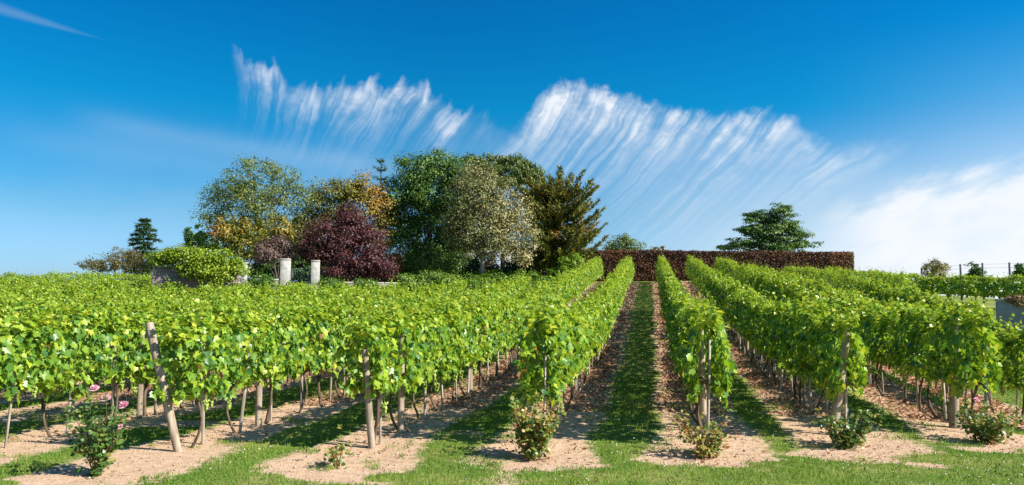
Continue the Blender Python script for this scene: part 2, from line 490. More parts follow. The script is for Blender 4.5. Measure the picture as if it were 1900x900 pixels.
def ground_base(k):
    t = k.t
    a = k.n('ShaderNodeAttribute', attribute_name='soil')
    co = k.n('ShaderNodeTexCoord').outputs['Object']
    n1 = k.noise(co, 9.0, 4.0, .65)
    n2 = k.noise(co, 55.0, 3.0, .6)
    n3 = k.noise(co, 1.1, 3.0, .55)
    f = k.m('ADD', a.outputs['Fac'], k.m('ADD', k.m('MULTIPLY', k.m('SUBTRACT', n1, .5), .8), k.m('MULTIPLY', k.m('SUBTRACT', n2, .5), .7)))
    f = k.sm(f, .42, .58)
    soil = k.ramp(k.m('ADD', k.m('MULTIPLY', n1, .5), k.m('MULTIPLY', n2, .5)), [(.28, (.29, .165, .095)), (.44, (.49, .325, .20)), (.6, (.63, .45, .31)), (.75, (.71, .56, .41))])
    gr = k.ramp(k.m('ADD', k.m('MULTIPLY', n3, .6), k.m('MULTIPLY', n2, .4)), [(.3, (.06, .115, .015)), (.45, (.12, .185, .028)), (.57, (.23, .245, .065)), (.7, (.38, .31, .13))])
    return k.mix(f, gr, soil)
M_ground = mat('ground_soil_and_turf', ground_base, .95, .1, (42.0, .9, .025))
me.materials.append(M_ground)
ground = link('ground', me)
tag(ground, kind='structure')

# ------------------------------------------------------------------ materials
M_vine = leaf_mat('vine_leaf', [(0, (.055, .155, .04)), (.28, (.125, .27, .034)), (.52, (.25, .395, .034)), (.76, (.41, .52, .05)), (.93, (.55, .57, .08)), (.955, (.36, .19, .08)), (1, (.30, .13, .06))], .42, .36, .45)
def wood(name, c0, c1, sc=1.0):
    def f(k):
        co = k.n('ShaderNodeTexCoord').outputs['Object']
        mp = k.n('ShaderNodeMapping'); mp.inputs['Scale'].default_value = (26 * sc, 26 * sc, 3 * sc)
        k.t.links.new(co, mp.inputs[0])
        ob = k.n('ShaderNodeObjectInfo').outputs['Random']
        n = k.noise(mp.outputs[0], 1.0, 5.0, .65)
        c = k.ramp(n, [(.3, c0), (.68, c1)])
        return k.mix(1.0, c, k.ramp(ob, [(0, .72), (1, 1.12)]), 'MULTIPLY')
    return mat(name, f, .85, .2, (60.0, .5, .01))
M_post = wood('weathered_post_wood', (.17, .13, .09), (.50, .41, .31))
M_stake = wood('grey_stake_wood', (.24, .205, .165), (.58, .51, .42))
M_bark = wood('vine_bark', (.045, .03, .02), (.20, .145, .10), 1.6)
M_tbark = wood('tree_bark', (.05, .04, .03), (.17, .14, .105), .6)
M_pbark = wood('pale_tree_bark', (.16, .135, .105), (.38, .34, .28), .6)
M_metal = mat('galvanised_metal', lambda k: k.ramp(k.noise(k.n('ShaderNodeTexCoord').outputs['Object'], 30, 3), [(.3, (.38, .40, .43)), (.7, (.58, .60, .63))]), .5, .5)
M_wire = mat('wire_metal', (.35, .35, .35), .45, .5)
M_grape = mat('green_grape', (.30, .40, .07), .35, .5)

# ------------------------------------------------------------------ grapevines
def canopy_points(n, L, z0=.57, z1=1.6, seed=0):
    """positions, outward normals, heights of leaves in a piece of vine hedge running along y"""
    y = rng.uniform(-L / 2, L / 2, n)
    u = rng.random(n)
    z = z0 + (z1 - z0) * np.where(rng.random(n) < .24, 1 - .16 * rng.random(n), u)
    h = (z - z0) / (z1 - z0)
    w = .13 + .115 * np.sin(np.clip(h * 1.15 + .05, 0, 1) * math.pi) ** .7
    bump = 1 + 1.0 * (fbm(y * 2.0 + seed * 17, z * 2.4, 50) - .5)
    side = np.where(rng.random(n) < .5, -1, 1)
    r = np.sqrt(rng.uniform(.12, 1.0, n)) * 1.08
    x = side * w * bump * r
    # ragged lower edge and top shoots
    low = .30 * (vnoise(y * 3 + seed * 5, np.zeros(n), 55) - .3)
    z = np.where(h < .25, z + low * (1 - h * 4), z)
    z = z + np.where(h > .8, .30 * (vnoise(y * 3.2 + seed * 9, np.zeros(n), 56) - .5), 0)
    return np.stack([x, y, z], 1), side, h

def vine_foliage(seed, n, L, lod):
    mb = MB()
    P, side, h = canopy_points(n, L, seed=seed)
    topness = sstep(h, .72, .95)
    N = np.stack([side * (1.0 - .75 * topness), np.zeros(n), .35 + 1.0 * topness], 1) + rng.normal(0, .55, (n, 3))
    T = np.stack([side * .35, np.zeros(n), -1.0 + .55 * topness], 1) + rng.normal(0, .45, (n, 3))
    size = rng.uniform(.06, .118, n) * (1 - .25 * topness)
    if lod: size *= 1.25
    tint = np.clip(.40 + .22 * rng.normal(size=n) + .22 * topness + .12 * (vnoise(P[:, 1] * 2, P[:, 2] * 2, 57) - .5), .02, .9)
    dead = rng.random(n)
    tint = np.where((dead < .012) & (h < .7), .97, tint)
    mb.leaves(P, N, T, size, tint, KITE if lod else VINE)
    # shoots: short chains of small leaves sticking out of the top and sides
    ns = int(11 * L)
    for i in range(ns):
        y0 = rng.uniform(-L / 2, L / 2)
        if rng.random() < .62:
            p = np.array([rng.uniform(-.13, .13), y0, 1.5]); dirv = np.array([rng.normal(0, .35), rng.normal(0, .35), 1.0]); ln = rng.uniform(.14, .48)
        else:
            s_ = rng.choice([-1, 1]); p = np.array([s_ * .19, y0, rng.uniform(.65, 1.4)]); dirv = np.array([s_ * 1.0, rng.normal(0, .5), rng.normal(-.1, .4)]); ln = rng.uniform(.10, .26)
        dirv /= np.linalg.norm(dirv)
        k = 5
        tt = np.linspace(0, 1, k)[:, None]
        pts = p + dirv * ln * tt + np.array([0, 0, -.06]) * tt ** 2 + rng.normal(0, .025, (k, 3))
        if not lod: mb.tube(pts, np.linspace(.0035, .002, k), 4, False, .6)
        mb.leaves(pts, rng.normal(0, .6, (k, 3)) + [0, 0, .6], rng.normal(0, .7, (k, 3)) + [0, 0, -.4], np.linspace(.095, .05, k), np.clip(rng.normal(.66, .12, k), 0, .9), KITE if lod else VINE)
    return mb

NVAR = 9
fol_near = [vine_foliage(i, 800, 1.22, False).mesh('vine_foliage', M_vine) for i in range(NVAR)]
fol_far = [vine_foliage(20 + i, 620, 1.22, True) for i in range(4)]
fol_end = [vine_foliage(40 + i, 800, 1.05, False).mesh('vine_end_foliage', M_vine) for i in range(6)]

def vine_trunk(seed):
    mb = MB()
    h = rng.uniform(.62, .75)
    k = 8
    t = np.linspace(0, 1, k)
    a, b = rng.normal(0, .085, 2), rng.normal(0, .08, 2)
    pts = np.stack([a[0] * np.sin(t * 3.0) + b[0] * t, a[1] * np.sin(t * 3.4 + .5) + b[1] * t, -.05 + (h + .05) * t], 1)
    mb.tube(pts, np.interp(t, [0, .15, .8, 1], [.034, .022, .018, .024]) * rng.uniform(.75, 1.25), 7, True, .5, .18)
    for s_ in (-1, 1):
        q = np.linspace(0, 1, 5)
        arm = pts[-1] + np.stack([rng.normal(0, .02, 5), s_ * .42 * q, .05 * np.sin(q * 3)], 1) - [0, 0, .03]
        mb.tube(arm, np.linspace(.020, .009, 5), 5, True, .5, .15)
    return mb.mesh('vine_trunk', M_bark, True)
trunk_var = [vine_trunk(i) for i in range(7)]

def uv_ball(c, r, n=6, m=4):
    vs = [(0, 0, r)]
    for i in range(1, m):
        th = math.pi * i / m
        for j in range(n):
            ph = 2 * math.pi * j / n
            vs.append((r * math.sin(th) * math.cos(ph), r * math.sin(th) * math.sin(ph), r * math.cos(th)))
    vs.append((0, 0, -r))
    fs = []
    for j in range(n):
        k = (j + 1) % n
        fs.append((0, 1 + j, 1 + k))
        for i in range(m - 2):
            a, b = 1 + i * n, 1 + (i + 1) * n
            fs += [(a + j, b + j, b + k), (a + j, b + k, a + k)]
        fs.append((1 + (m - 2) * n + j, len(vs) - 1, 1 + (m - 2) * n + k))
    return np.array(vs) + np.array(c), np.array(fs)
def grape_bunch():
    mb = MB()
    for i in range(34):
        t = rng.random() ** .8
        rr = .026 * (1 - t * .75) + .004
        an = rng.uniform(0, 6.28)
        mb.add(*uv_ball((rr * math.cos(an), rr * math.sin(an), -.13 * t), rng.uniform(.011, .0145)))
    mb.tube([(0, 0, .05), (0, 0, -.10)], .003, 4, False)
    return mb.mesh('grape_bunch', M_grape, True)
bunch_var = [grape_bunch() for i in range(3)]

def row_phrase(rx):
    if abs(rx + 5.55) < .1: return "the row behind the pink-flowered rose"
    if abs(rx + 3.4) < .1: return "the row behind the smallest twiggy rose"
    if abs(rx + 1.4) < .1: return "the row just left of the grass path"
    if abs(rx - .7) < .1: return "the row just right of the grass path"
    if abs(rx - 2.5) < .1: return "the second row right of the grass path"
    if abs(rx - 4.3) < .1: return "the third row right of the grass path"
    if abs(rx - 6.15) < .1: return "the dark row at the right edge"
    if abs(rx - 8.2) < .1: return "the short row ending left of the grey tank"
    if rx > 9: 
        n = {10.3: "the second row beyond", 12.4: "the third row beyond"}[rx]
        return n + " the right edge row"
    n = int(round((-5.65 - rx) / 2.1))
    o = {1: "first", 2: "second", 3: "third", 4: "fourth", 5: "fifth", 6: "sixth", 7: "seventh", 8: "eighth", 9: "ninth", 10: "tenth", 11: "eleventh", 12: "twelfth", 13: "thirteenth"}.get(n, "last")
    return "the " + o + " row left of the leaning end post"
ORD = ["Front end", "Second", "Third", "Fourth", "Fifth", "Sixth", "Seventh", "Eighth", "Ninth", "Tenth", "Eleventh", "Twelfth"]

def in_view(x, y, margin=70):
    v = CROT.transposed() @ (Vector((x, y, gz(x, y) + 1.0)) - Vector((0, 0, EYE)))
    if v.z > -1: return False
    px = 950 + FPX * v.x / -v.z
    return -margin < px < 1900 + margin

plants = []
for rx, y0, y1 in ROWS:
    y = y0 + (.2 if rx == -5.55 else .06); i = 0
    while y < y1:
        if in_view(rx, y, 110 if y < 20 else 60):
            plants.append((math.hypot(rx, y), rx, y, i))
        y += 1.0; i += 1
plants.sort()
N_IND = 300
indiv, rest = plants[:N_IND], plants[N_IND:]
for d, rx, y, i in indiv:
    ph = row_phrase(rx)
    named = i < 12 and -6 < rx < 5
    lab = (ORD[i] + " leafy green grapevine of " + ph) if named else "leafy green grapevine further back in " + ph
    if not named and (rx < -6 or rx > 5): lab = "leafy green grapevine in " + ph
    r = empty('grapevine', (rx + random.uniform(-.04, .04), y, gz(rx, y)), lab, 'grapevine', 'grapevines of ' + ph)
    f = link('foliage', fol_end[random.randrange(6)] if i == 0 else fol_near[random.randrange(NVAR)], r)
    f.rotation_euler = (0, 0, math.pi * random.randrange(2) + random.uniform(-.05, .05))
    sc_ = random.uniform(.94, 1.06)
    f.scale = (random.uniform(.9, 1.12), 1, sc_)
    t = link('trunk', trunk_var[random.randrange(7)], r)
    t.rotation_euler = (0, 0, math.pi * random.randrange(2) + random.uniform(-.2, .2))
    t.location = (0, random.uniform(-.1, .1), 0)
    if d < 21 and abs(rx) < 7.9:
        for b in range(random.choice([1, 2, 3, 3])):
            g = link('grape_bunch', bunch_var[random.randrange(3)], r)
            s_ = 1 if rx < 0 else -1
            if random.random() < .25: s_ = -s_
            g.location = (s_ * random.uniform(.10, .21), random.uniform(-.45, .45), random.uniform(.50, .78))
            k = random.uniform(.9, 1.35); g.scale = (k, k, k)
# all remaining distant vines as one mass
mb = MB()
def add_far(mb, rx, y, z, rot=0.0, zs=1.0):
    src = fol_far[random.randrange(4)]
    V = np.concatenate(src.v).copy(); V[:, 2] *= zs
    a = rot + math.pi * random.randrange(2)
    ca, sa = math.cos(a), math.sin(a)
    V = np.stack([V[:, 0] * ca - V[:, 1] * sa + rx, V[:, 0] * sa + V[:, 1] * ca + y, V[:, 2] + z], 1)
    mb.add(V, np.concatenate(src.t), np.concatenate(src.tt))
for d, rx, y, i in rest:
    add_far(mb, rx + random.uniform(-.05, .05), y, gz(rx, y), 0, random.uniform(.94, 1.07))
tag(link('distant_vines', mb.mesh('distant_vines', M_vine)), 'mass of green vine rows farther up the slope', 'vines', kind='stuff')

# ------------------------------------------------------------------ stakes and posts
def stake_mesh(h, w):
    mb = MB(); mb.box((0, 0, h / 2 - .12), (w, w * .8, h + .24), 0, .004); return mb.mesh('stake', M_stake)
stake_var = [stake_mesh(random.uniform(1.0, 1.3), random.uniform(.026, .038)) for _ in range(5)]
n_st = 0
for d, rx, y, i in plants:
    if rx < -8 or rx > 8.3 or n_st >= 290: continue
    o = link('vine_stake', stake_var[random.randrange(5)])
    yy = y + random.uniform(.08, .2)
    o.location = (rx + random.uniform(-.05, .05), yy, gz(rx, yy))
    o.rotation_euler = (random.gauss(0, .03), random.gauss(0, .03), random.uniform(0, 3))
    ph = row_phrase(rx)
    named = i < 6 and -6 < rx < 5
    tag(o, (ORD[i].replace('Front end', 'First') + " thin grey stake from the front of " + ph) if named else "thin grey stake in " + ph, 'stake', 'wooden stakes of ' + ph)
    n_st += 1

def post_mesh(h, r0, r1, lean=(0, 0)):
    mb = MB()
    t = np.linspace(-.12, 1, 9)
    pts = np.stack([lean[0] * np.clip(t, -.2, 1), lean[1] * np.clip(t, -.2, 1), h * t], 1)
    rr = np.interp(t, [0, 1], [r0, r1]); rr[-1] *= .9
    mb.tube(pts, rr, 12, True, .5, .05)
    return mb.mesh('post', M_post, True)
post_var = [post_mesh(1.5, .048, .043, (random.gauss(0, .04), random.gauss(0, .03))) for _ in range(4)]
def put_post(x, y, me, label, group=None):
    o = link('trellis_post', me); o.location = (x, y, gz(x, y))
    o.rotation_euler = (0, 0, 0)
    return tag(o, label, 'post', group)
def end_post(px, py, me, label):
    p = px_ground(px, py); return put_post(p.x, p.y, me, label)
end_post(330, 836, post_mesh(1.50, .049, .053, (-.36, -.10)), "thick weathered end post leaning left behind the pink-flowered rose")
end_post(690, 829, post_mesh(1.18, .045, .043, (-.10, -.02)), "round end post leaning slightly beside the smallest twiggy rose")
end_post(980, 800, post_mesh(1.4, .055, .055, (.04, 0)), "end post buried in leaves left of the central grass path")
end_post(1306, 795, post_mesh(1.35, .055, .052, (-.03, 0)), "end post under leaves just right of the central grass path")
end_post(1546, 806, post_mesh(1.45, .058, .058, (.22, .0)), "thick end post tilting right behind the dense leafy rose")
end_post(1770, 792, post_mesh(1.45, .068, .060, (.06, .0)), "stoutest dark end post beside the rose with a pink bud")
for px, py, lab in [(519, 792, "upright round post standing alone midway left of the smallest rose"), (277, 776, "short post seen left of the leaning end post"), (762, 802, "pale post second along the row behind the smallest rose")]:
    p = px_ground(px, py); rr_ = min((q[0] for q in ROWS), key=lambda v: abs(v - p.x))
    put_post(rr_ + .05, p.y, post_mesh(1.3, .046, .042), lab)
for rx, y0, y1 in ROWS:
    if rx < -8 or rx > 11: continue
    y = y0 + 5.4
    while y < y1 - 1:
        if in_view(rx, y, 10):
            put_post(rx + random.uniform(-.03, .03), y, post_var[random.randrange(4)], "round wooden trellis post standing along " + row_phrase(rx), 'trellis posts of ' + row_phrase(rx))
        y += 5.5
# galvanised angle stakes in front of the right-hand rows
for px, py, top, lab in [(1308, 778, (.12, 0), "pale galvanised stake leaning at the end just right of the grass path"), (1572, 784, (-.02, 0), "short galvanised stake behind the dense leafy rose"), (1829, 776, (.03, 0), "galvanised stake behind the rose with a pink bud")]:
    p = px_ground(px, py)
    mb = MB()
    h = .95
    for q in range(2):
        a = np.array([(0, 0, -.15), (top[0], top[1], h)])
        o_ = np.array([(.022, 0, 0), (0, .022, 0)])[q]
        vs = [a[0] - o_ - .002, a[0] + o_ + .002, a[1] + o_ + .002, a[1] - o_ - .002]
        n_ = np.array([(0, .004, 0), (.004, 0, 0)])[q]
        V = np.array(vs + [v + n_ for v in vs])
        mb.add(V, [(0, 1, 2, 3), (7, 6, 5, 4), (0, 4, 5, 1), (1, 5, 6, 2), (2, 6, 7, 3), (3, 7, 4, 0)])
    o = link('metal_stake', mb.mesh('metal_stake', M_metal)); o.location = p
    tag(o, lab, 'stake')
# trellis wires
for rx, y0, y1 in ROWS:
    if rx < -6 or rx > 5: continue
    for hz_, nm in ((.62, 'lower'), (1.12, 'upper')):
        yy = np.linspace(y0, y1, 16)
        mb = MB(); mb.tube(np.stack([np.full(16, rx + .035), yy, ground_z(np.full(16, rx), yy) + hz_], 1), .0022, 5, False)
        tag(link('trellis_wire', mb.mesh('trellis_wire', M_wire)), nm + " thin steel wire strung along " + row_phrase(rx), 'wire')

# ------------------------------------------------------------------ roses
M_rose_g = leaf_mat('rose_leaf', [(0, (.04, .12, .03)), (.45, (.12, .20, .035)), (.75, (.32, .30, .06)), (1, (.40, .18, .08))], .28, .4, .4)
M_rose_s = mat('rose_stem', (.12, .09, .04), .7, .2)
M_rose_f = leaf_mat('rose_petal', [(0, (.78, .34, .42)), (1, (.88, .62, .68))], .3, .5, .2, (1, .8, .8))
def rose_flower(r):
    mb = MB()
    for ring, (n, tilt, rr, ss) in enumerate([(4, .25, .012, .034), (6, .7, .02, .04), (8, 1.1, .026, .046)]):
        an = np.arange(n) * 2 * math.pi / n + ring * .5
        out = np.stack([np.cos(an), np.sin(an), np.zeros(n)], 1)
        P = out * rr * .4 - [0, 0, .01 * ring]
        T = out * math.sin(tilt) + np.array([0, 0, math.cos(tilt)])
        N = -out * math.cos(tilt) + np.array([0, 0, math.sin(tilt)])
        mb.leaves(P, N, T, np.full(n, ss * r), rng.random(n), FLAT)
    return mb.mesh('rose_flower', M_rose_f)
def rose(key, label, h, spread, nst, nleaf, warm, flowers=()):
    p = ROSE_AT[key]
    r = empty('rose_bush', p, label, 'rose bush')
    st, lf = MB(), MB()
    tips = []
    for i in range(nst):
        an = 2 * math.pi * (i + rng.random()) / nst
        hh = h * rng.uniform(.55, 1.0)
        sp = spread * rng.uniform(.35, 1.0)
        k = 7; t = np.linspace(0, 1, k)
        pts = np.stack([.03 * math.cos(an) + sp * math.cos(an) * t ** 1.4, .03 * math.sin(an) + sp * math.sin(an) * t ** 1.4, -.03 + hh * t], 1) + rng.normal(0, .012, (k, 3)) * t[:, None]
        st.tube(pts, np.linspace(.009, .003, k), 5)
        tips.append(pts[-1])
        m = nleaf // nst
        tt = rng.uniform(.18, 1.02, m)
        P = np.stack([np.interp(tt, t, pts[:, c]) for c in range(3)], 1) + rng.normal(0, .05, (m, 3))
        # leaflets: groups of five
        lt = np.clip(rng.normal(warm, .22, m), 0, 1)
        for j in range(5):
            lf.leaves(P + rng.normal(0, .022, (m, 3)), rng.normal(0, .55, (m, 3)) + [.2, -.2, .8], rng.normal(0, 1, (m, 3)), rng.uniform(.035, .06, m), np.clip(lt + rng.normal(0, .08, m), 0, 1), FLAT)
    link('stems', st.mesh('rose_stems', M_rose_s, True), r)
    link('foliage', lf.mesh('rose_foliage', M_rose_g), r)
    d0 = (CROT.transposed() @ (p - Vector((0, 0, EYE)))).z * -1
    for (px, py, s_) in flowers:
        q = at(px, py, d0) - p
        f = link('flower', rose_flower(s_), r); f.location = q
        f.rotation_euler = (random.uniform(.3, .9), random.uniform(-.4, .4), 0)
        b = MB(); k = 6; t = np.linspace(0, 1, k)[:, None]
        b.tube(np.array([0, 0, .1]) * (1 - t) + np.array(q) * t + np.array([.05, 0, 0]) * np.sin(t * 3.1), np.linspace(.006, .003, k), 5)
        link('flower_stem', b.mesh('flower_stem', M_rose_s, True), r)
rose(-5.55, "tall airy rose bush with three pink blooms below the leaning end post", .82, .34, 11, 190, .25, [(175, 720, 1.15), (196, 739, 1.25), (229, 751, 1.2), (222, 790, .6)])
rose(-3.4, "smallest twiggy rose with sparse reddish leaves at its row end", .36, .12, 5, 34, .5)
rose(-1.4, "dense tall yellowish rose bush left of the central grass path", .68, .30, 15, 380, .62)
rose(.7, "open rose bush with bronze-red tips right of the central grass path", .50, .36, 12, 150, .66)
rose(2.5, "low dense leafy rose bush in front of the tilted end post", .46, .36, 13, 230, .42)
rose(4.3, "rose bush with one pink bud beside the stoutest end post", .52, .38, 13, 230, .5, [(1813, 741, .9)])

# ------------------------------------------------------------------ grass, fallen leaves, stones
M_grass = leaf_mat('grass_blade', [(0, (.07, .17, .018)), (.5, (.19, .32, .04)), (.8, (.32, .335, .08)), (1, (.50, .42, .19))], .3, .6, .2)
BLADE = (np.array([(-.09, 0, 0), (.09, 0, 0), (.055, .6, .06), (0, 1, .25), (-.055, .6, .06)], float), np.array([(0, 1, 2), (0, 2, 4), (4, 2, 3)]))
def scatter(n, y0, y1, xl, xr):
    y = rng.uniform(y0, y1, n)
    x = xl(y) + (xr(y) - xl(y)) * rng.random(n)
    return x, y
XL = lambda y: -.93 * y - .5
XR = lambda y: .425 * y + .5
mb = MB()
for y0, y1, n, s0, s1 in [(6.8, 11, 95000, .022, .055), (11, 17, 100000, .03, .065), (17, 28, 90000, .04, .085), (28, 54, 80000, .06, .11)]:
    x, y = scatter(n, y0, y1, lambda v: np.maximum(XL(v), -11 - 0 * v), lambda v: np.minimum(XR(v), 16))
    dens = fbm(x * 1.1, y * 1.1, 12)
    keep = (soil_mask(x, y) + (fbm(x * 7, y * 7, 15) - .5) * .75 < np.where(fbm(x * 2.3, y * 2.3, 18) > .66, .95, .44)) & (rng.random(n) < .35 + dens)
    x, y = x[keep], y[keep]; m = len(x)
    P = np.stack([x, y, ground_z(x, y) - .004], 1)
    T = rng.normal(0, .55, (m, 3)) + [0, 0, 1]
    dry = fbm(x * .8, y * .8, 9)
    mb.leaves(P, rng.normal(0, 1, (m, 3)) * [1, 1, .2], T, rng.uniform(s0, s1, m), np.clip(.15 + 1.0 * (dry - .25) + rng.normal(0, .16, m), 0, 1), BLADE)
tag(link('grass', mb.mesh('grass', M_grass)), kind='stuff')
M_dead = leaf_mat('fallen_leaf', [(0, (.17, .075, .04)), (.5, (.37, .19, .105)), (1, (.54, .34, .21))], .15, .7, .2, (1, .8, .6))
mb = MB()
for y0, y1, n, sz in [(9, 13, 1300, .75), (13, 17, 12000, .9), (17, 24, 36000, 1.0), (24, 34, 34000, 1.15), (34, 54, 26000, 1.4)]:
    x, y = scatter(n * 2, y0, y1, lambda v: np.maximum(XL(v), -12), lambda v: np.minimum(XR(v), 12))
    keep = soil_mask(x, y) + rng.normal(0, .12, len(x)) > .6
    keep &= rng.random(len(x)) < .25 + 1.1 * fbm(x * .7, y * .7, 3)
    x, y = x[keep], y[keep]; m = len(x)
    mb.leaves(np.stack([x, y, ground_z(x, y) + .012], 1), rng.normal(0, .45, (m, 3)) + [0, 0, 1], rng.normal(0, 1, (m, 3)), rng.uniform(.04, .085, m) * sz, rng.random(m), KITE)
tag(link('fallen_leaves', mb.mesh('fallen_leaves', M_dead)), kind='stuff')
M_stone = mat('pebble', lambda k: k.ramp(k.n('ShaderNodeAttribute', attribute_name='tint').outputs['Fac'], [(0, (.27, .18, .115)), (1, (.55, .42, .31))]), .9, .1)
mb = MB()
x, y = scatter(11000, 7.2, 19, lambda v: np.maximum(XL(v), -9), XR)
keep = soil_mask(x, y) > .62
x, y = x[keep], y[keep]
oc = np.array([(1, 0, 0), (0, 1, 0), (-1, 0, 0), (0, -1, 0), (0, 0, .7), (0, 0, -.7)], float)
of = np.array([(0, 1, 4), (1, 2, 4), (2, 3, 4), (3, 0, 4), (1, 0, 5), (2, 1, 5), (3, 2, 5), (0, 3, 5)])
S = rng.uniform(.005, .020, len(x)) * rng.random(len(x)) ** .6
V = np.stack([x, y, ground_z(x, y)], 1)[:, None, :] + S[:, None, None] * (oc[None] + rng.normal(0, .22, (len(x), 6, 3)))
mb.add(V.reshape(-1, 3), (of[None] + (np.arange(len(x)) * 6)[:, None, None]).reshape(-1, 3), np.repeat(rng.random(len(x)), 8))
tag(link('pebbles', mb.mesh('pebbles', M_stone)), kind='stuff')
M_clover = mat('clover_flower', (.75, .74, .66), .8, .1)
mb = MB()
x, y = scatter(1500, 7.0, 12.5, XL, XR)
keep = (soil_mask(x, y) < .3) & (fbm(x * .6, y * .6, 25) > .52)
x, y = x[keep], y[keep]
V = np.stack([x, y, ground_z(x, y) + .035], 1)[:, None, :] + .009 * oc[None] * rng.uniform(.6, 1.2, (len(x), 1, 1))
mb.add(V.reshape(-1, 3), (of[None] + (np.arange(len(x)) * 6)[:, None, None]).reshape(-1, 3))
tag(link('clover_flowers', mb.mesh('clover_flowers', M_clover)), kind='stuff')

# ------------------------------------------------------------------ trees
def blob_list(spec, d):
    out = []
    for b in spec:
        px, py, rx, ry = b[:4]
        dd = b[4] if len(b) > 4 else rng.uniform(-.8, .8)
        w = b[5] if len(b) > 5 else None
        c = np.array(at(px, py, d + dd))
        s_ = (d + dd) / FPX
        out.append((c, np.array([rx * s_, rx * s_ * .9, ry * s_]), w))
    return out
def crown(mb, blobs, nleaf, size, clump=.32, per=45, tint=(.45, .18), template=KITE, shell=.5, up=.5, flat=.6, sag=-.3):
    vol = np.array([b[1][0] * b[1][2] for b in blobs]); vol = vol / vol.sum()
    centers = []
    for (c, r, w), f in zip(blobs, vol):
        nc = max(3, int(nleaf * f / per))
        rough_ = 1 + .30 * (rng.random(nc) - .45)
        u = rnd_unit(nc)
        rad = (shell + (1 - shell) * rng.random(nc)) * (1 + .12 * rng.normal(size=nc))
        cc = c + u * r * (rad * rough_)[:, None]
        off = 0 if w is None else w
        tb = off + rng.normal(0, tint[1] * .55, nc)
        k = per
        P = np.repeat(cc, k, 0) + rng.normal(0, 1, (nc * k, 3)) * clump * np.array([1, 1, flat]) * np.repeat(rng.uniform(.6, 1.25, nc), k)[:, None]
        O = np.repeat(u, k, 0)
        n = len(P)
        G = rng.normal(0, 1, (nc * k, 3)); G /= np.linalg.norm(G, axis=1)[:, None]
        cs = np.repeat(rng.uniform(.6, 1.5, nc) * clump, k)
        P = np.repeat(cc, k, 0) + G * (rng.random(n) ** .45 * cs * 1.55)[:, None] * np.array([1, 1, flat])
        N = O * .35 + G * .9 + np.array([0, 0, up]) + rng.normal(0, .38, (n, 3))
        T = O * .5 + np.array([0, 0, sag]) + rng.normal(0, .6, (n, 3))
        tt = np.clip(tint[0] + np.repeat(tb, k) + rng.normal(0, tint[1] * .6, n), 0, 1)
        mb.leaves(P, N, T, rng.uniform(.65, 1.25, n) * size, tt, template)
        centers.append(cc)
    return np.concatenate(centers)
def limbs(mb, base, top, centers, r0, n=16, lo=.25, jit=.12):
    """tapered trunk with limbs to some of the leaf clumps"""
    k = 9; t = np.linspace(0, 1, k)
    pts = base + (top - base) * t[:, None] + np.stack([np.sin(t * 4) * jit, np.cos(t * 3) * jit - jit, np.zeros(k)], 1)
    mb.tube(pts, r0 * (1.15 - t * .85), 9, True, .5, .06)
    if len(centers) == 0: return
    for i in rng.choice(len(centers), min(n, len(centers)), False):
        e = centers[i]
        s_ = np.clip(lo + (1 - lo) * .85 * rng.random(), 0, .92)
        hgt = (e[2] - base[2]) / max(.1, top[2] - base[2])
        s_ = min(s_, max(lo * .8, hgt * .8))
        p0 = np.array([np.interp(s_, t, pts[:, c]) for c in range(3)])
        q = np.linspace(0, 1, 6)[:, None]
        mid = np.array([0, 0, .25 * np.linalg.norm(e - p0)]) * rng.uniform(-.2, .7)
        br = p0 + (e - p0) * q + mid * np.sin(q * math.pi) * .5 + rng.normal(0, .03, (6, 3)) * q
        mb.tube(br, np.linspace(r0 * .42 * (1 - s_ * .5), r0 * .07, 6), 6, False)
def tree(name, label, cat, d, base_px, spec, nleaf, size, mat_l, mat_b, r0, top_px, group=None, nl=18, trunk=True, lo=.25, **kw):
    p = on_ground(base_px, 520, d)
    r = empty(name, p, label, cat, group)
    mb = MB(); cen = crown(mb, blob_list(spec, d), nleaf, size, **kw)
    o = link('crown' if trunk else 'foliage', mb.mesh('crown', mat_l), r); o.matrix_parent_inverse = Matrix.Translation(-p)
    if trunk:
        tb = MB(); top = np.array(at(*top_px, d))
        limbs(tb, np.array(p) - [0, 0, .1], top, cen, r0, nl, lo)
        o = link('trunk', tb.mesh('trunk', mat_b, True), r); o.matrix_parent_inverse = Matrix.Translation(-p)
    return r

L_birch = leaf_mat('birch_leaf', [(0, (.06, .11, .025)), (.5, (.16, .215, .045)), (.85, (.32, .31, .08)), (1, (.42, .29, .06))], .3)
L_gold = leaf_mat('golden_leaf', [(0, (.08, .10, .015)), (.35, (.20, .20, .02)), (.65, (.30, .20, .03)), (1, (.40, .15, .035))], .18)
L_plum = leaf_mat('plum_leaf', [(0, (.030, .010, .013)), (.5, (.085, .028, .028)), (1, (.20, .085, .07))], .2, tcol=(1.2, .6, .7))
L_green = leaf_mat('deep_green_leaf', [(0, (.025, .065, .012)), (.5, (.07, .15, .02)), (1, (.22, .32, .04))], .16)
L_olive = leaf_mat('olive_leaf', [(0, (.06, .09, .025)), (.5, (.18, .19, .06)), (.85, (.40, .34, .14)), (1, (.60, .50, .24))], .18, tcol=(1.1, 1, .7))
L_cyp = leaf_mat('cypress_spray', [(0, (.030, .045, .008)), (.4, (.10, .12, .014)), (.75, (.30, .29, .035)), (1, (.33, .16, .04))], .15)
L_pine = leaf_mat('pine_needle', [(0, (.03, .06, .012)), (.6, (.09, .14, .02)), (1, (.18, .16, .04))], .15)
L_fir = leaf_mat('fir_needle', [(0, (.035, .08, .035)), (.6, (.09, .17, .07)), (1, (.17, .26, .11))], .1)
L_bright = leaf_mat('bright_leaf', [(0, (.10, .20, .015)), (.5, (.19, .31, .02)), (1, (.33, .42, .05))], .35)
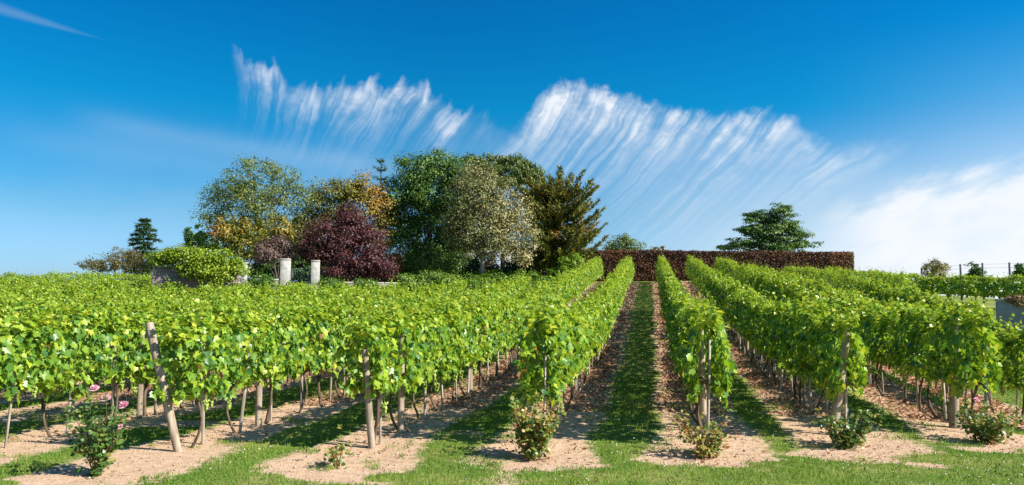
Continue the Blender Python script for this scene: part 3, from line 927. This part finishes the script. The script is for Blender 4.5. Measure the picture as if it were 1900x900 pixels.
L_ivy = leaf_mat('creeper_leaf', [(0, (.07, .16, .012)), (.5, (.22, .32, .018)), (.9, (.42, .46, .035)), (1, (.40, .22, .05))], .3)
L_hedge = leaf_mat('copper_hedge_leaf', [(0, (.06, .026, .011)), (.5, (.16, .064, .024)), (.85, (.28, .12, .042)), (1, (.13, .12, .03))], .12, tcol=(1.2, .7, .6))
L_shrub = leaf_mat('brownish_shrub_leaf', [(0, (.05, .06, .02)), (.5, (.13, .12, .04)), (1, (.25, .15, .06))], .25)

# left part of the garden
tree('shrub', "low brownish-green spreading shrub at the left end of the garden", 'shrub', 46, 225,
     [(195, 488, 38, 14), (232, 482, 34, 18), (170, 493, 18, 8), (260, 490, 25, 14)], 5200, .10, L_shrub, M_tbark, .08, (215, 485), clump=.22, nl=12)
def conifer(name, label, cat, d, base_px, top_px, spread, tiers, mat_l, mat_b, size=.16, droop=.25, ragged=.25, per=60, lean=(0, 0), asym=None):
    p = on_ground(base_px, 520, d)
    r = empty(name, p, label, cat)
    top = np.array(at(*top_px, d)); base = np.array(p)
    lf, tb = MB(), MB()
    tb.tube(np.linspace(base - [0, 0, .1], top, 8), np.linspace(.16, .02, 8), 8)
    H = top[2] - base[2]
    for i in range(tiers):
        t = (i + .5) / tiers
        z = 1 - t
        c = base + (top - base) * (.06 + .94 * (1 - z) if False else 0) + (top - base) * t
        rad = spread * (1 - t) ** .85 * rng.uniform(1 - ragged, 1 + ragged * .6) + .12
        nb = 7
        for b in range(nb):
            an = 2 * math.pi * (b + rng.random()) / nb
            rr = rad * rng.uniform(.55, 1.1)
            if asym: rr *= 1 + asym * math.cos(an)
            q = np.linspace(0, 1, 7)[:, None]
            dirv = np.array([math.cos(an), math.sin(an), 0])
            pts = c + dirv * rr * q + np.array([0, 0, 1]) * (rr * (.18 * q - droop * 1.6 * q ** 2))
            tb.tube(pts, np.linspace(.03, .006, 7), 4, False)
            n = int(per * (.4 + rr / max(spread, .1)))
            tt = rng.uniform(.1, 1.05, n)
            P = np.stack([np.interp(tt, q[:, 0], pts[:, k]) for k in range(3)], 1)
            side = np.array([-dirv[1], dirv[0], 0])
            P += side * (rng.normal(0, .10, n) * rr * (1.1 - tt * .6))[:, None] + rng.normal(0, .03, (n, 3))
            T = dirv * .8 + side * rng.normal(0, .8, n)[:, None] + np.array([0, 0, -.15]) + rng.normal(0, .2, (n, 3))
            lf.leaves(P, rng.normal(0, .35, (n, 3)) + [0, 0, 1], T, rng.uniform(.7, 1.3, n) * size, np.clip(rng.normal(.5, .2, n), 0, 1), NARROW if size < .3 else KITE)
    for nm, m_, mm in (('crown', lf, mat_l), ('trunk', tb, mat_b)):
        o = link(nm, m_.mesh(nm, mm), r); o.matrix_parent_inverse = Matrix.Translation(-p)
    return r
conifer('fir_tree', "dark blue-green fir tree beyond the left end of the garden", 'conifer', 50, 262, (268, 405), 2.15, 18, L_fir, M_tbark, .26, .16, .5, 130)
tree('young_tree', "small upright yellowish-green tree behind the creeper-covered wall", 'tree', 44, 362,
     [(352, 440, 9, 16), (366, 432, 8, 14), (378, 442, 8, 14), (360, 458, 22, 14), (395, 455, 16, 14)], 3400, .12, L_bright, M_tbark, .06, (362, 428), clump=.16, tint=(.42, .14), nl=8)
tree('birch_tree', "tall airy pale-green birch at the left of the tree group", 'tree', 42, 480,
     [(455, 330, 40, 40), (420, 355, 45, 34), (400, 390, 32, 36), (470, 380, 60, 60), (520, 345, 38, 44), (550, 365, 26, 40), (500, 310, 20, 16), (465, 305, 16, 14), (440, 430, 40, 45), (520, 430, 40, 50), (480, 465, 60, 40), (388, 410, 20, 20)],
     24000, .10, L_birch, M_tbark, .15, (478, 330), clump=.32, per=44, tint=(.5, .2), shell=.35, nl=34)
tree('maple_tree', "low spreading tree with rusty and yellow leaves before the birch", 'tree', 39, 440,
     [(430, 425, 40, 18, 0, .12), (410, 435, 26, 14, 0, .3), (470, 430, 36, 18, 0, -.1), (455, 455, 55, 26, 0, -.2), (520, 425, 25, 24, 0, .05)], 5600, .13, L_gold, M_tbark, .09, (440, 430), clump=.24, tint=(.42, .2), nl=14)
tree('smoke_bush', "greyish-pink smoke bush left of the purple plum", 'shrub', 37, 515,
     [(510, 460, 32, 22), (540, 468, 20, 14), (492, 475, 20, 14)], 4200, .10, leaf_mat('smoke_leaf', [(0, (.07, .04, .03)), (.6, (.19, .12, .10)), (1, (.33, .24, .19))], .2), M_tbark, .07, (512, 465), clump=.2, nl=10)
tree('golden_maple', "bushy golden-green tree turning orange on its right side", 'tree', 43, 640,
     [(545, 440, 34, 34, -.5, -.32), (560, 470, 36, 30, -.5, -.38), (530, 470, 30, 26, 0, -.38), (612, 360, 40, 30, 0, -.22), (585, 385, 34, 30, 0, -.25), (640, 350, 28, 20, 0, -.1), (672, 350, 30, 22, 0, .12), (695, 375, 28, 38, 0, .28), (660, 385, 45, 40, 0, .1), (575, 420, 36, 36, 0, -.3), (620, 430, 60, 50, 0, -.2), (700, 430, 30, 40, .5, 0), (550, 450, 30, 40, 0, -.3)],
     34000, .11, L_gold, M_tbark, .17, (640, 360), per=90, clump=.36, tint=(.42, .16), nl=20)
tree('purple_plum', "round purple-leaved plum tree beside the gate pillars", 'tree', 38, 650,
     [(640, 430, 52, 40), (600, 445, 40, 40), (685, 450, 32, 44), (650, 475, 58, 40), (590, 470, 40, 30), (705, 490, 26, 24), (715, 505, 20, 12), (640, 505, 60, 12), (650, 398, 26, 22), (680, 500, 40, 16)],
     34000, .092, L_plum, M_tbark, .14, (645, 420), per=90, clump=.30, tint=(.5, .2), nl=20)
conifer('young_cedar', "thin bare-topped cedar poking up behind the golden tree", 'conifer', 50, 705, (707, 292), 2.4, 15, L_fir, M_tbark, .22, -.30, .55, 34)
tree('sycamore_tree', "largest dense dark-green tree in the middle of the group", 'tree', 44, 795,
     [(775, 315, 42, 34), (820, 305, 40, 28), (850, 330, 30, 36), (750, 360, 42, 42), (800, 360, 60, 50), (845, 390, 44, 50), (745, 420, 40, 46), (800, 430, 70, 60), (840, 460, 40, 46), (760, 480, 45, 30), (800, 490, 70, 24), (735, 390, 22, 30)],
     62000, .115, L_green, M_tbark, .19, (795, 320), per=110, clump=.40, tint=(.48, .2), nl=26)
tree('pine_tree', "pine with upright needle tufts behind the olive-toned tree", 'pine', 48, 930,
     [(880, 305, 26, 14), (920, 306, 30, 14), (958, 306, 34, 14), (990, 330, 22, 20), (940, 330, 60, 24), (900, 330, 40, 20)],
     9000, .28, L_pine, M_tbark, .16, (930, 330), clump=.25, per=36, template=NARROW, up=.1, sag=1.2, tint=(.5, .2), nl=16)
tree('olive_toned_tree', "beige-green light-leaved tree with a visible pale trunk", 'tree', 40.5, 890,
     [(880, 320, 28, 22), (905, 345, 46, 36), (870, 370, 44, 44), (925, 390, 48, 40, 0, .12), (965, 410, 32, 30, 0, .22), (885, 420, 56, 40), (940, 440, 45, 30, 0, .15), (978, 445, 20, 22, 0, .1), (860, 450, 36, 30), (965, 475, 20, 14, 0, .35), (915, 460, 44, 22), (845, 410, 22, 34)],
     32000, .10, L_olive, M_pbark, .125, (893, 350), clump=.32, per=48, tint=(.50, .2), shell=.4, nl=34, lo=.35)

# Monterey cypress: plumes of foliage sweeping outwards and up
def cypress():
    d = 45.0
    p = on_ground(1025, 520, d)
    r = empty('cypress_tree', p, "dark wind-swept cypress with feathery plumes at the right of the trees", 'cypress')
    lf, tb = MB(), MB()
    base = np.array(p); top = np.array(at(1040, 350, d))
    k = 8; t = np.linspace(0, 1, k)
    tb.tube(base - [0, 0, .1] + (top - base) * t[:, None], np.linspace(.24, .06, k), 9)
    tips = [(1040, 312), (1060, 322), (1082, 318), (1100, 332), (1108, 345), (1092, 360), (1112, 372), (1122, 386), (1112, 402), (1124, 416), (1108, 430), (1126, 438), (1112, 452), (1095, 462), (1075, 476), (1018, 330), (1000, 318), (985, 330), (965, 345), (1005, 350), (1030, 345), (985, 365), (1000, 385), (975, 400), (985, 425), (1010, 415), (1030, 400), (1050, 385), (1075, 390), (1065, 415), (1085, 425), (1060, 440), (1085, 450), (1040, 450), (1010, 450), (990, 470), (1020, 480), (1045, 485), (1000, 490), (1055, 360), (1075, 345), (1025, 375), (1045, 420), (1030, 465), (1060, 465), (1015, 500), (1035, 505), (1000, 440), (985, 490), (978, 450), (995, 505), (1050, 500), (1070, 490), (1012, 440), (1002, 460), (1028, 440), (970, 380), (962, 365), (955, 340), (975, 322), (990, 340), (948, 355), (1008, 332), (965, 355)]
    extra = [(1035 + (x - 1035) * .72 + rng.normal(0, 12), 420 + (y - 420) * .80 + rng.normal(0, 10)) for x, y in tips for _ in range(3)]
    for i, (px, py) in enumerate(tips + extra):
        main = i < len(tips)
        px = min(px, 1126 if main else 1110)
        dd = rng.normal(-.5, 1.1) if not main else rng.normal(0, .8)
        e = np.array(at(px, py, d + dd))
        lat = abs(px - 1035) * d / FPX
        h = np.clip((e[2] - base[2] - .42 * lat) / (top[2] - base[2]), .03, .92)
        p0 = base + (top - base) * h
        ln = np.linalg.norm(e - p0)
        q = np.linspace(0, 1, 9)[:, None]
        pts = p0 + (e - p0) * q + np.array([0, 0, -.16 * ln]) * np.sin(q * math.pi)
        tb.tube(pts, np.linspace(.05, .008, 9), 5, False)
        n = int(130 * (0.7 + ln * .42))
        tt = np.clip(rng.uniform(.30, 1.0, n) ** .8, 0, 1)
        P = np.stack([np.interp(tt, q[:, 0], pts[:, c]) for c in range(3)], 1)
        dirv = (pts[-1] - pts[-3]); dirv /= np.linalg.norm(dirv) + 1e-9
        side = np.cross(dirv, [0, 0, 1.0]); side /= np.linalg.norm(side) + 1e-9
        wid = .38 * (1 - tt) ** .8 * np.clip(tt * 4, .2, 1) + .015
        P += side * (rng.normal(0, .9, n) * wid)[:, None] + np.array([0, 0, 1]) * (rng.normal(.05, .42, n) * wid)[:, None]
        T = dirv * 1.0 + np.array([0, 0, .3]) + rng.normal(0, .38, (n, 3))
        tint = np.clip(.24 + .62 * (tt - .5) + rng.normal(0, .14) + rng.normal(0, .13, n), 0, .93)
        if rng.random() < .09: tint = np.clip(tint + .35, 0, 1)
        lf.leaves(P, rng.normal(0, .6, (n, 3)) + [0, 0, .6], T, rng.uniform(.12, .27, n), tint, (NARROW[0] * np.array([1.0, 1, 1]), NARROW[1]))
    crown(lf, blob_list([(1040, 425, 42, 55, .3), (1010, 465, 36, 40, .2), (1062, 455, 40, 36, .2), (1000, 395, 34, 36, .4), (1035, 490, 36, 20, 0), (1055, 390, 30, 30, .4), (980, 360, 30, 22, .8)], d), 9000, .17, clump=.3, per=60, tint=(.16, .14), template=NARROW, shell=.3)
    for nm, m_, mm in (('crown', lf, L_cyp), ('trunk', tb, M_tbark)):
        o = link(nm, m_.mesh(nm, mm), r); o.matrix_parent_inverse = Matrix.Translation(-p)
cypress()
tree('bright_shrub', "bright lime-green shrub at the left end of the copper hedge", 'shrub', 42.5, 1060,
     [(1062, 488, 22, 18), (1075, 500, 16, 14), (1045, 502, 18, 14), (1060, 508, 30, 10)], 4600, .11, L_bright, M_tbark, .06, (1060, 490), clump=.18, nl=8)
# low shrubs along the front of the garden
for i, (px, py, rx, ry, d) in enumerate([(765, 522, 30, 13, 38.5), (820, 518, 32, 15, 39), (880, 520, 30, 13, 39.5), (930, 518, 34, 16, 40.5), (985, 516, 34, 16, 41.5)]):
    lab = ["low dark-green bush right of the purple plum", "low dark-green bush below the largest tree", "low green bush at the foot of the pale trunk", "low green bush right of the pale trunk", "low green bush in front of the cypress foot"][i]
    tree('low_bush', lab, 'bush', d, px, [(px - 12, py, rx * .7, ry, 0), (px + 14, py + 2, rx * .7, ry, .2), (px, py + 8, rx, ry, 0)], 3600, .10, L_green if i < 2 else L_ivy, M_tbark, .05, (px, py), clump=.2, tint=(.7 if i < 2 else .12, .16), nl=6)

for i, (px, py, rx, ry, d) in enumerate([(505, 498, 34, 20, 40), (560, 492, 34, 26, 41), (620, 498, 40, 24, 42), (700, 500, 45, 26, 43), (770, 500, 45, 26, 47), (850, 496, 45, 28, 47.5), (930, 508, 28, 14, 46), (985, 492, 40, 32, 47)]):  # added filler bushes, tinted dark in place of shade under the trees
    lab = ["dark laurel behind the low wall left of the gate", "dark laurel seen through the metal gate", "dark laurel in the shade behind the purple plum", "dark laurel between the purple plum and the largest tree", "dark laurel behind the trunk of the largest tree",
           "dark laurel behind the pale-trunked tree", "dark laurel under the blue-grey shutter of the house", "dark laurel filling the gap left of the cypress"][i]
    tree('laurel_bush', lab, 'bush', d, px, [(px - rx * .4, py, rx * .7, ry, 0), (px + rx * .4, py + 2, rx * .7, ry, .3), (px, py + 10, rx, ry, 0)], 5200, .15, L_green, M_tbark, .06, (px, py), clump=.3, tint=(.25, .15), nl=6)
for px, py, d, lab in [(488, 518, 33.6, "low dark bush in front of the wall left of the gate"), (615, 524, 33.8, "low dark bush against the right gate pillar"), (680, 526, 34.6, "low dark bush in front of the retaining wall under the plum")]:
    tree('low_bush', lab, 'bush', d, px, [(px - 8, py, 16, 9, 0), (px + 9, py + 2, 16, 9, .1), (px, py + 10, 26, 12, 0)], 2600, .085, L_green, M_tbark, .04, (px, py), clump=.16, tint=(.5, .18), nl=5)
# trees beyond the copper hedge
tree('grey_tree', "small grey-green tree showing above the copper hedge beside the cypress", 'tree', 75, 1155,
     [(1150, 450, 26, 14), (1175, 456, 22, 10), (1132, 460, 16, 8), (1158, 440, 12, 8), (1155, 470, 36, 14)], 3600, .17, L_birch, M_tbark, .12, (1155, 450), clump=.32, per=18, tint=(.35, .15), nl=16)
tree('yellow_bush', "tiny yellowish bush top peeking over the copper hedge", 'bush', 75, 1222,
     [(1222, 463, 14, 6), (1212, 468, 10, 6), (1225, 475, 18, 8)], 1200, .16, L_olive, M_tbark, .06, (1222, 466), clump=.22, nl=5)
tree('cedar_tree', "broad green cedar standing behind the copper hedge", 'cedar', 70, 1425,
     [(1445, 395, 26, 16), (1415, 405, 34, 16), (1395, 425, 34, 16), (1465, 420, 26, 18), (1430, 430, 50, 24), (1470, 445, 32, 14), (1385, 450, 34, 12), (1360, 457, 24, 7), (1430, 455, 70, 16), (1488, 436, 16, 6), (1345, 456, 12, 4), (1400, 398, 16, 8), (1460, 385, 14, 8), (1425, 480, 60, 22)],
     26000, .17, L_green, M_tbark, .26, (1432, 395), clump=.42, per=75, tint=(.5, .2), flat=.22, up=.9, nl=30, shell=.35)
tree('round_shrub', "round olive-yellow shrub on the right skyline", 'shrub', 50, 1735,
     [(1735, 491, 18, 8), (1725, 496, 12, 6), (1745, 497, 14, 6), (1735, 508, 20, 10)], 3000, .10, L_olive, M_tbark, .06, (1735, 494), clump=.18, tint=(.62, .15), nl=6)
for px, py, rx, lab in [(1808, 498, 15, "small dark bush between the fence posts on the skyline"), (1893, 497, 12, "dark bush at the far right of the skyline fence")]:
    tree('skyline_bush', lab, 'bush', 56, px, [(px, py, rx, 7), (px + 6, py + 6, rx, 6), (px, py + 16, rx, 12)], 1300, .15, L_green, M_tbark, .05, (px, py), clump=.2, nl=6)

# ------------------------------------------------------------------ copper hedge
def hedge():
    a = at(1040, 466, 56.5); b = at(1578, 470, 52.6)
    n = 60; th = 1.3
    A = np.array([a.x, a.y]); B = np.array([b.x, b.y])
    L = np.linalg.norm(B - A); u = (B - A) / L; v = np.array([-u[1], u[0]])
    za, zb = a.z, b.z
    p = Vector((A[0], A[1], gz(*A)))
    r = empty('copper_hedge', p, "long clipped dark copper-red hedge across the top of the slope", 'hedge')
    mb = MB()
    # solid near-black box inside the leaf shell
    ts = np.linspace(0, 1, n)
    V = []
    for t in ts:
        c = A + u * L * t
        zt = za + (zb - za) * t - .10
        for s_, w in ((-1, th / 2 - .1), (1, th / 2 - .1)):
            q = c + v * s_ * w
            V.append((q[0], q[1], gz(*c) - .3)); V.append((q[0], q[1], zt))
    F = []
    for i in range(n - 1):
        o = i * 4; e = o + 4
        F += [(o, e, e + 1, o + 1), (o + 3, e + 3, e + 2, o + 2), (o + 1, e + 1, e + 3, o + 3)]
    F += [(0, 1, 3, 2), (4 * n - 4, 4 * n - 2, 4 * n - 1, 4 * n - 3)]
    core = MB(); core.add(V, F)
    o = link('branches', core.mesh('hedge_core', mat('hedge_twigs', (.022, .012, .009), .9, .1)), r); o.matrix_parent_inverse = Matrix.Translation(-p)
    m = 110000
    t = rng.random(m); s_ = rng.random(m)
    c = A + np.outer(t * L, u)
    face = rng.random(m)
    zg = ground_z(c[:, 0], c[:, 1]); zt = za + (zb - za) * t
    off = np.where(face < .72, -th / 2, np.where(face < .94, (rng.random(m) - .5) * th, 0))
    zz = np.where(face < .72, zg + (zt - zg) * s_, zt)
    end = face >= .94
    c = np.where(end[:, None], B + v * ((rng.random(m) - .5) * th)[:, None], c + v * off[:, None])
    zz = np.where(end, zg * 0 + gz(*B) + (zb - gz(*B)) * s_, zz)
    N = np.where(end[:, None], np.r_[u, .2], np.where((face < .72)[:, None], np.r_[-v, .25], np.array([0, 0, 1.0])))
    P = np.column_stack([c, zz]) + rng.normal(0, .035, (m, 3)) + N * (.13 * (fbm(t * L * 2.2, zz * 3, 8) - .5))[:, None]
    tint = np.clip(.30 + .9 * (fbm(t * L * .5, zz * .8, 5) - .45) + rng.normal(0, .17, m), 0, .86)
    tint = np.where((t > .93) | end, np.clip(tint + .45, 0, 1), tint)
    mb.leaves(P, N + rng.normal(0, .45, (m, 3)), rng.normal(0, .6, (m, 3)) + [0, 0, -.3], rng.uniform(.055, .105, m), tint, KITE)
    o = link('foliage', mb.mesh('hedge_foliage', L_hedge), r); o.matrix_parent_inverse = Matrix.Translation(-p)
hedge()

# ------------------------------------------------------------------ garden wall, gate, house
def stone(k):
    co = k.n('ShaderNodeTexCoord').outputs['Object']
    br = k.n('ShaderNodeTexBrick')
    mp = k.n('ShaderNodeMapping'); mp.inputs['Rotation'].default_value = (R(90), 0, 0)
    k.t.links.new(co, mp.inputs[0]); k.t.links.new(mp.outputs[0], br.inputs[0])
    br.inputs['Color1'].default_value = (.24, .18, .17, 1); br.inputs['Color2'].default_value = (.17, .13, .125, 1)
    br.inputs['Mortar'].default_value = (.28, .24, .21, 1); br.inputs['Scale'].default_value = 2.2
    br.inputs['Mortar Size'].default_value = .03
    return k.mix(.35, br.outputs[0], k.ramp(k.noise(co, 6, 4), [(.3, (.16, .12, .12)), (.7, (.30, .24, .22))]))
M_stonewall = mat('mauve_stone', stone, .9, .15, (14, .6, .03))
M_render = mat('white_render', lambda k: k.ramp(k.noise(k.n('ShaderNodeTexCoord').outputs['Object'], 5, 5, .6), [(.3, (.26, .25, .225)), (.65, (.46, .445, .41))]), .85, .2, (25, .25, .01))
M_coping = mat('stone_coping', lambda k: k.ramp(k.noise(k.n('ShaderNodeTexCoord').outputs['Object'], 8, 4), [(.3, (.28, .26, .22)), (.7, (.45, .42, .36))]), .9, .1)
def face_yaw(a, b): return math.atan2(b.y - a.y, b.x - a.x)
def wall_seg(parent, name, a, b, z0, z1, th, material, bevel=.02):
    c = (a + b) / 2
    mb = MB(); L = math.hypot(b.x - a.x, b.y - a.y)
    mb.box((0, 0, 0), (L, th, z1 - z0), 0, bevel)
    o = link(name, mb.mesh(name, material), parent)
    o.location = (c.x - parent.location.x, c.y - parent.location.y, (z0 + z1) / 2 - parent.location.z)
    o.rotation_euler = (0, 0, face_yaw(a, b))
    return o
a, b = at(283, 500, 31.5), at(447, 500, 32.5)
g0 = gz(a.x, a.y)
w = empty('garden_wall', (a.x, a.y, g0), "mauve stone garden wall half hidden under the bright creeper", 'wall')
ztop = at(300, 492, 31.5).z
wall_seg(w, 'wall', a, b, g0 - .3, ztop - .08, .4, M_stonewall)
wall_seg(w, 'coping', a, b, ztop - .08 + .003, ztop, .46, M_coping, .01)
tree('creeper', "bright green creeper mounded over the mauve garden wall", 'creeper', 31.7, 365,
     [(310, 478, 28, 16, 0), (345, 480, 34, 20, -.1), (385, 485, 36, 22, -.2), (420, 490, 24, 20, -.1), (443, 497, 14, 18, -.1), (300, 490, 20, 12, 0), (365, 500, 36, 18, -.25), (410, 505, 26, 18, -.2), (340, 470, 30, 8, 0)],
     15000, .095, L_ivy, M_tbark, .05, (365, 480), trunk=False, clump=.2, tint=(.48, .18))
def pillar(px0, px1, ytop, d, label, gname='white gate pillars'):
    a = on_ground((px0 + px1) / 2, 520, d)
    wd = (px1 - px0) / FPX * d * .80
    r = empty('gate_pillar', a, label, 'pillar', gname)
    zt = at(px0, ytop, d).z
    yaw = R(17)
    mb = MB(); mb.box((0, 0, (zt - .08 - a.z - .2) / 2), (wd, wd, zt - .08 - a.z + .2), yaw, .004); link('shaft', mb.mesh('shaft', M_render), r)
    mb = MB(); mb.box((0, 0, zt - a.z - .037), (wd + .03, wd + .03, .08), yaw, .015); link('cap', mb.mesh('cap', M_coping), r)
pillar(519, 540, 480, 35.0, "white rendered gate pillar left of the metal gate")
pillar(576, 594, 483, 34.6, "white rendered gate pillar right of the metal gate, under the plum")
pillar(447, 459, 487, 34.0, "slim white pillar at the right end of the creeper-covered wall", 'white gate pillars')
a, b = on_ground(541, 520, 34.9), on_ground(576, 520, 34.7)
gt = empty('metal_gate', a, "thin grey metal gate between the two white pillars", 'gate')
M_gate = mat('gate_metal', (.16, .20, .19), .5, .4)
zt = at(560, 499, 34.8).z - a.z
L = (b - a).length; dv = (b - a) / L
def bar(name, p0, p1, r_=.02):
    mb = MB(); mb.tube([tuple(p0), tuple(p1)], r_, 6); return link(name, mb.mesh(name, M_gate, True), gt)
up = Vector((0, 0, 1))
bar('top_rail', up * zt, Vector((b - a).xy.to_3d()) + up * zt)
bar('bottom_rail', up * .12, Vector((b - a).xy.to_3d()) + up * .12)
for i, f in enumerate((0.02, .5, .98)):
    q = Vector((b - a).xy.to_3d()) * f; bar('upright', q + up * .05, q + up * zt)
for i in range(9):
    q = Vector((b - a).xy.to_3d()) * ((i + 1) / 10); bar('spindle', q + up * .12, q + up * (zt - .02), .007)
a, b = at(459, 520, 34.3), at(518, 519, 35)
w = empty('low_wall', (a.x, a.y, gz(a.x, a.y)), "low pale stone wall between the slim pillar and the gate", 'wall')
wall_seg(w, 'wall', a, b, gz(a.x, a.y) - .3, a.z, .3, M_stonewall)
wall_seg(w, 'coping', a, b, a.z + .003, a.z + .07, .36, M_coping, .01)
a, b = at(596, 525, 34.5), at(735, 526, 36.5)
w = empty('retaining_wall', (a.x, a.y, gz(a.x, a.y)), "low stone wall in the shade under the purple plum", 'wall')
wall_seg(w, 'wall', a, b, gz(a.x, a.y) - .3, a.z, .3, M_stonewall)
wall_seg(w, 'coping', a, b, a.z + .003, a.z + .06, .36, M_coping, .01)

# house glimpsed through the trees
a, b = at(838, 470, 54), at(1076, 466, 58)
hb = on_ground(838, 520, 54)
hs_ = empty('house', hb, "cream house with a blue-grey shutter glimpsed through the trees", 'house')
zt = at(900, 462, 55).z
wall_seg(hs_, 'wall', a, b, hb.z - .5, zt, 3.0, M_render)
wall_seg(hs_, 'roof', a, b, zt + .003, zt + .16, 3.3, mat('grey_roof', (.20, .19, .19), .8, .2), .03)
nrm = Vector((b.y - a.y, a.x - b.x, 0)).normalized()
c0 = a + (b - a) * .33 + nrm * 1.53
wc = at(918, 483, 53.2)
M_shut = mat('blue_grey_shutter', (.22, .30, .40), .6, .3)
mb = MB(); mb.box((0, 0, 0), (1.0, .06, 1.1), 0, .01)
for i in range(8): mb.box((0, -.04, -.45 + i * .13), (.86, .03, .05))
o = link('shutter', mb.mesh('shutter', M_shut), hs_)
f = (wc - a).dot((b - a)) / (b - a).length_squared
q = a + (b - a) * f + nrm * 1.56
o.location = (q.x - hb.x, q.y - hb.y, wc.z - hb.z); o.rotation_euler = (0, 0, face_yaw(a, b))
tree('flowering_shrub', "pink flowering shrub beside the blue-grey shutter", 'shrub', 50, 912,
     [(912, 482, 7, 10), (908, 492, 9, 12)], 900, .11, leaf_mat('pink_bloom', [(0, (.05, .12, .03)), (.5, (.08, .16, .04)), (.55, (.6, .15, .2)), (1, (.75, .3, .35))], .2), M_tbark, .04, (912, 486), clump=.12, nl=4)

# ------------------------------------------------------------------ upper right: tank, terrace vines, wire fence
M_conc = mat('grey_concrete', lambda k: k.ramp(k.noise(k.n('ShaderNodeTexCoord').outputs['Object'], 4, 6, .65), [(.3, (.28, .30, .31)), (.7, (.48, .50, .51))]), .9, .15, (18, .3, .01))
a, b = at(1846, 556, 26.5), at(2010, 552, 24.5)
p = Vector((a.x, a.y, gz(a.x, a.y)))
tk_ = empty('water_tank', p, "grey concrete water tank on the grass at the right edge", 'tank')
zt = at(1846, 559, 26.5).z
nrm = Vector((b.y - a.y, a.x - b.x, 0)).normalized()
wall_seg(tk_, 'basin', a - nrm * .6, b - nrm * .6, p.z - .2, zt, 1.2, M_conc, .03)
wall_seg(tk_, 'lid', a - nrm * .6, b - nrm * .6, zt + .003, zt + .07, 1.32, mat('pale_concrete', (.42, .44, .43), .9, .1), .015)
tree('dry_plant', "dried brown trailing plant spilling over the concrete tank", 'plant', 25.6, 1890,
     [(1885, 555, 14, 5, 0), (1902, 553, 14, 6, 0), (1896, 562, 14, 7, -.05)], 1500, .07, leaf_mat('dry_leaf', [(0, (.10, .07, .03)), (.6, (.26, .17, .07)), (1, (.38, .28, .14))], .2), M_tbark, .02, (1890, 556), trunk=False, clump=.08)
# two cross rows on the terrace beyond
for d0, d1, nm in ((42, 34.5, "nearer"), (45, 38, "farther")):
    a, b = on_ground(1660, 520, d0), on_ground(2000, 520, d1)
    L = (b - a).xy.length; n = int(L / 1.15)
    yaw = face_yaw(a, b)
    for i in range(n):
        q = a + (b - a) * ((i + .5) / n)
        r = empty('grapevine', (q.x, q.y, gz(q.x, q.y)), "grapevine with a pale trunk in the " + nm + " cross row on the right terrace", 'grapevine', 'grapevines of the ' + nm + ' terrace row')
        f = link('foliage', fol_near[random.randrange(NVAR)], r); f.rotation_euler = (0, 0, yaw - math.pi / 2 + math.pi * random.randrange(2)); f.scale = (1.15, 1.05, .95)
        t = link('trunk', trunk_var[random.randrange(7)], r); t.rotation_euler = (0, 0, yaw - math.pi / 2); t.scale = (1.5, 1.2, 1.05)
# skyline wire fence
M_dark = mat('dark_steel', (.035, .045, .07), .5, .4)
pts = [(1710, 497, 52), (1782, 490, 50), (1823, 488, 48.5), (1873, 487, 47), (1935, 485, 45)]
g_ = on_ground(1710, 520, 52)
wf = empty('wire_fence', g_, "dark steel wire fence on the right skyline", 'fence')
tops = []
for px, py, d in pts:
    t = at(px, py, d); tops.append(t); z0 = gz(t.x, t.y) - .2
    mb = MB(); mb.box((t.x - g_.x, t.y - g_.y, (t.z + z0) / 2 - g_.z), (.10, .10, t.z - z0), YAW, .01); link('post', mb.mesh('fence_post', M_dark), wf)
for dz in (.08, .3):
    mb = MB(); mb.tube([(t.x - g_.x, t.y - g_.y - .06, t.z - dz - g_.z) for t in tops], .006, 5, False); link('wire', mb.mesh('fence_wire', M_wire), wf)
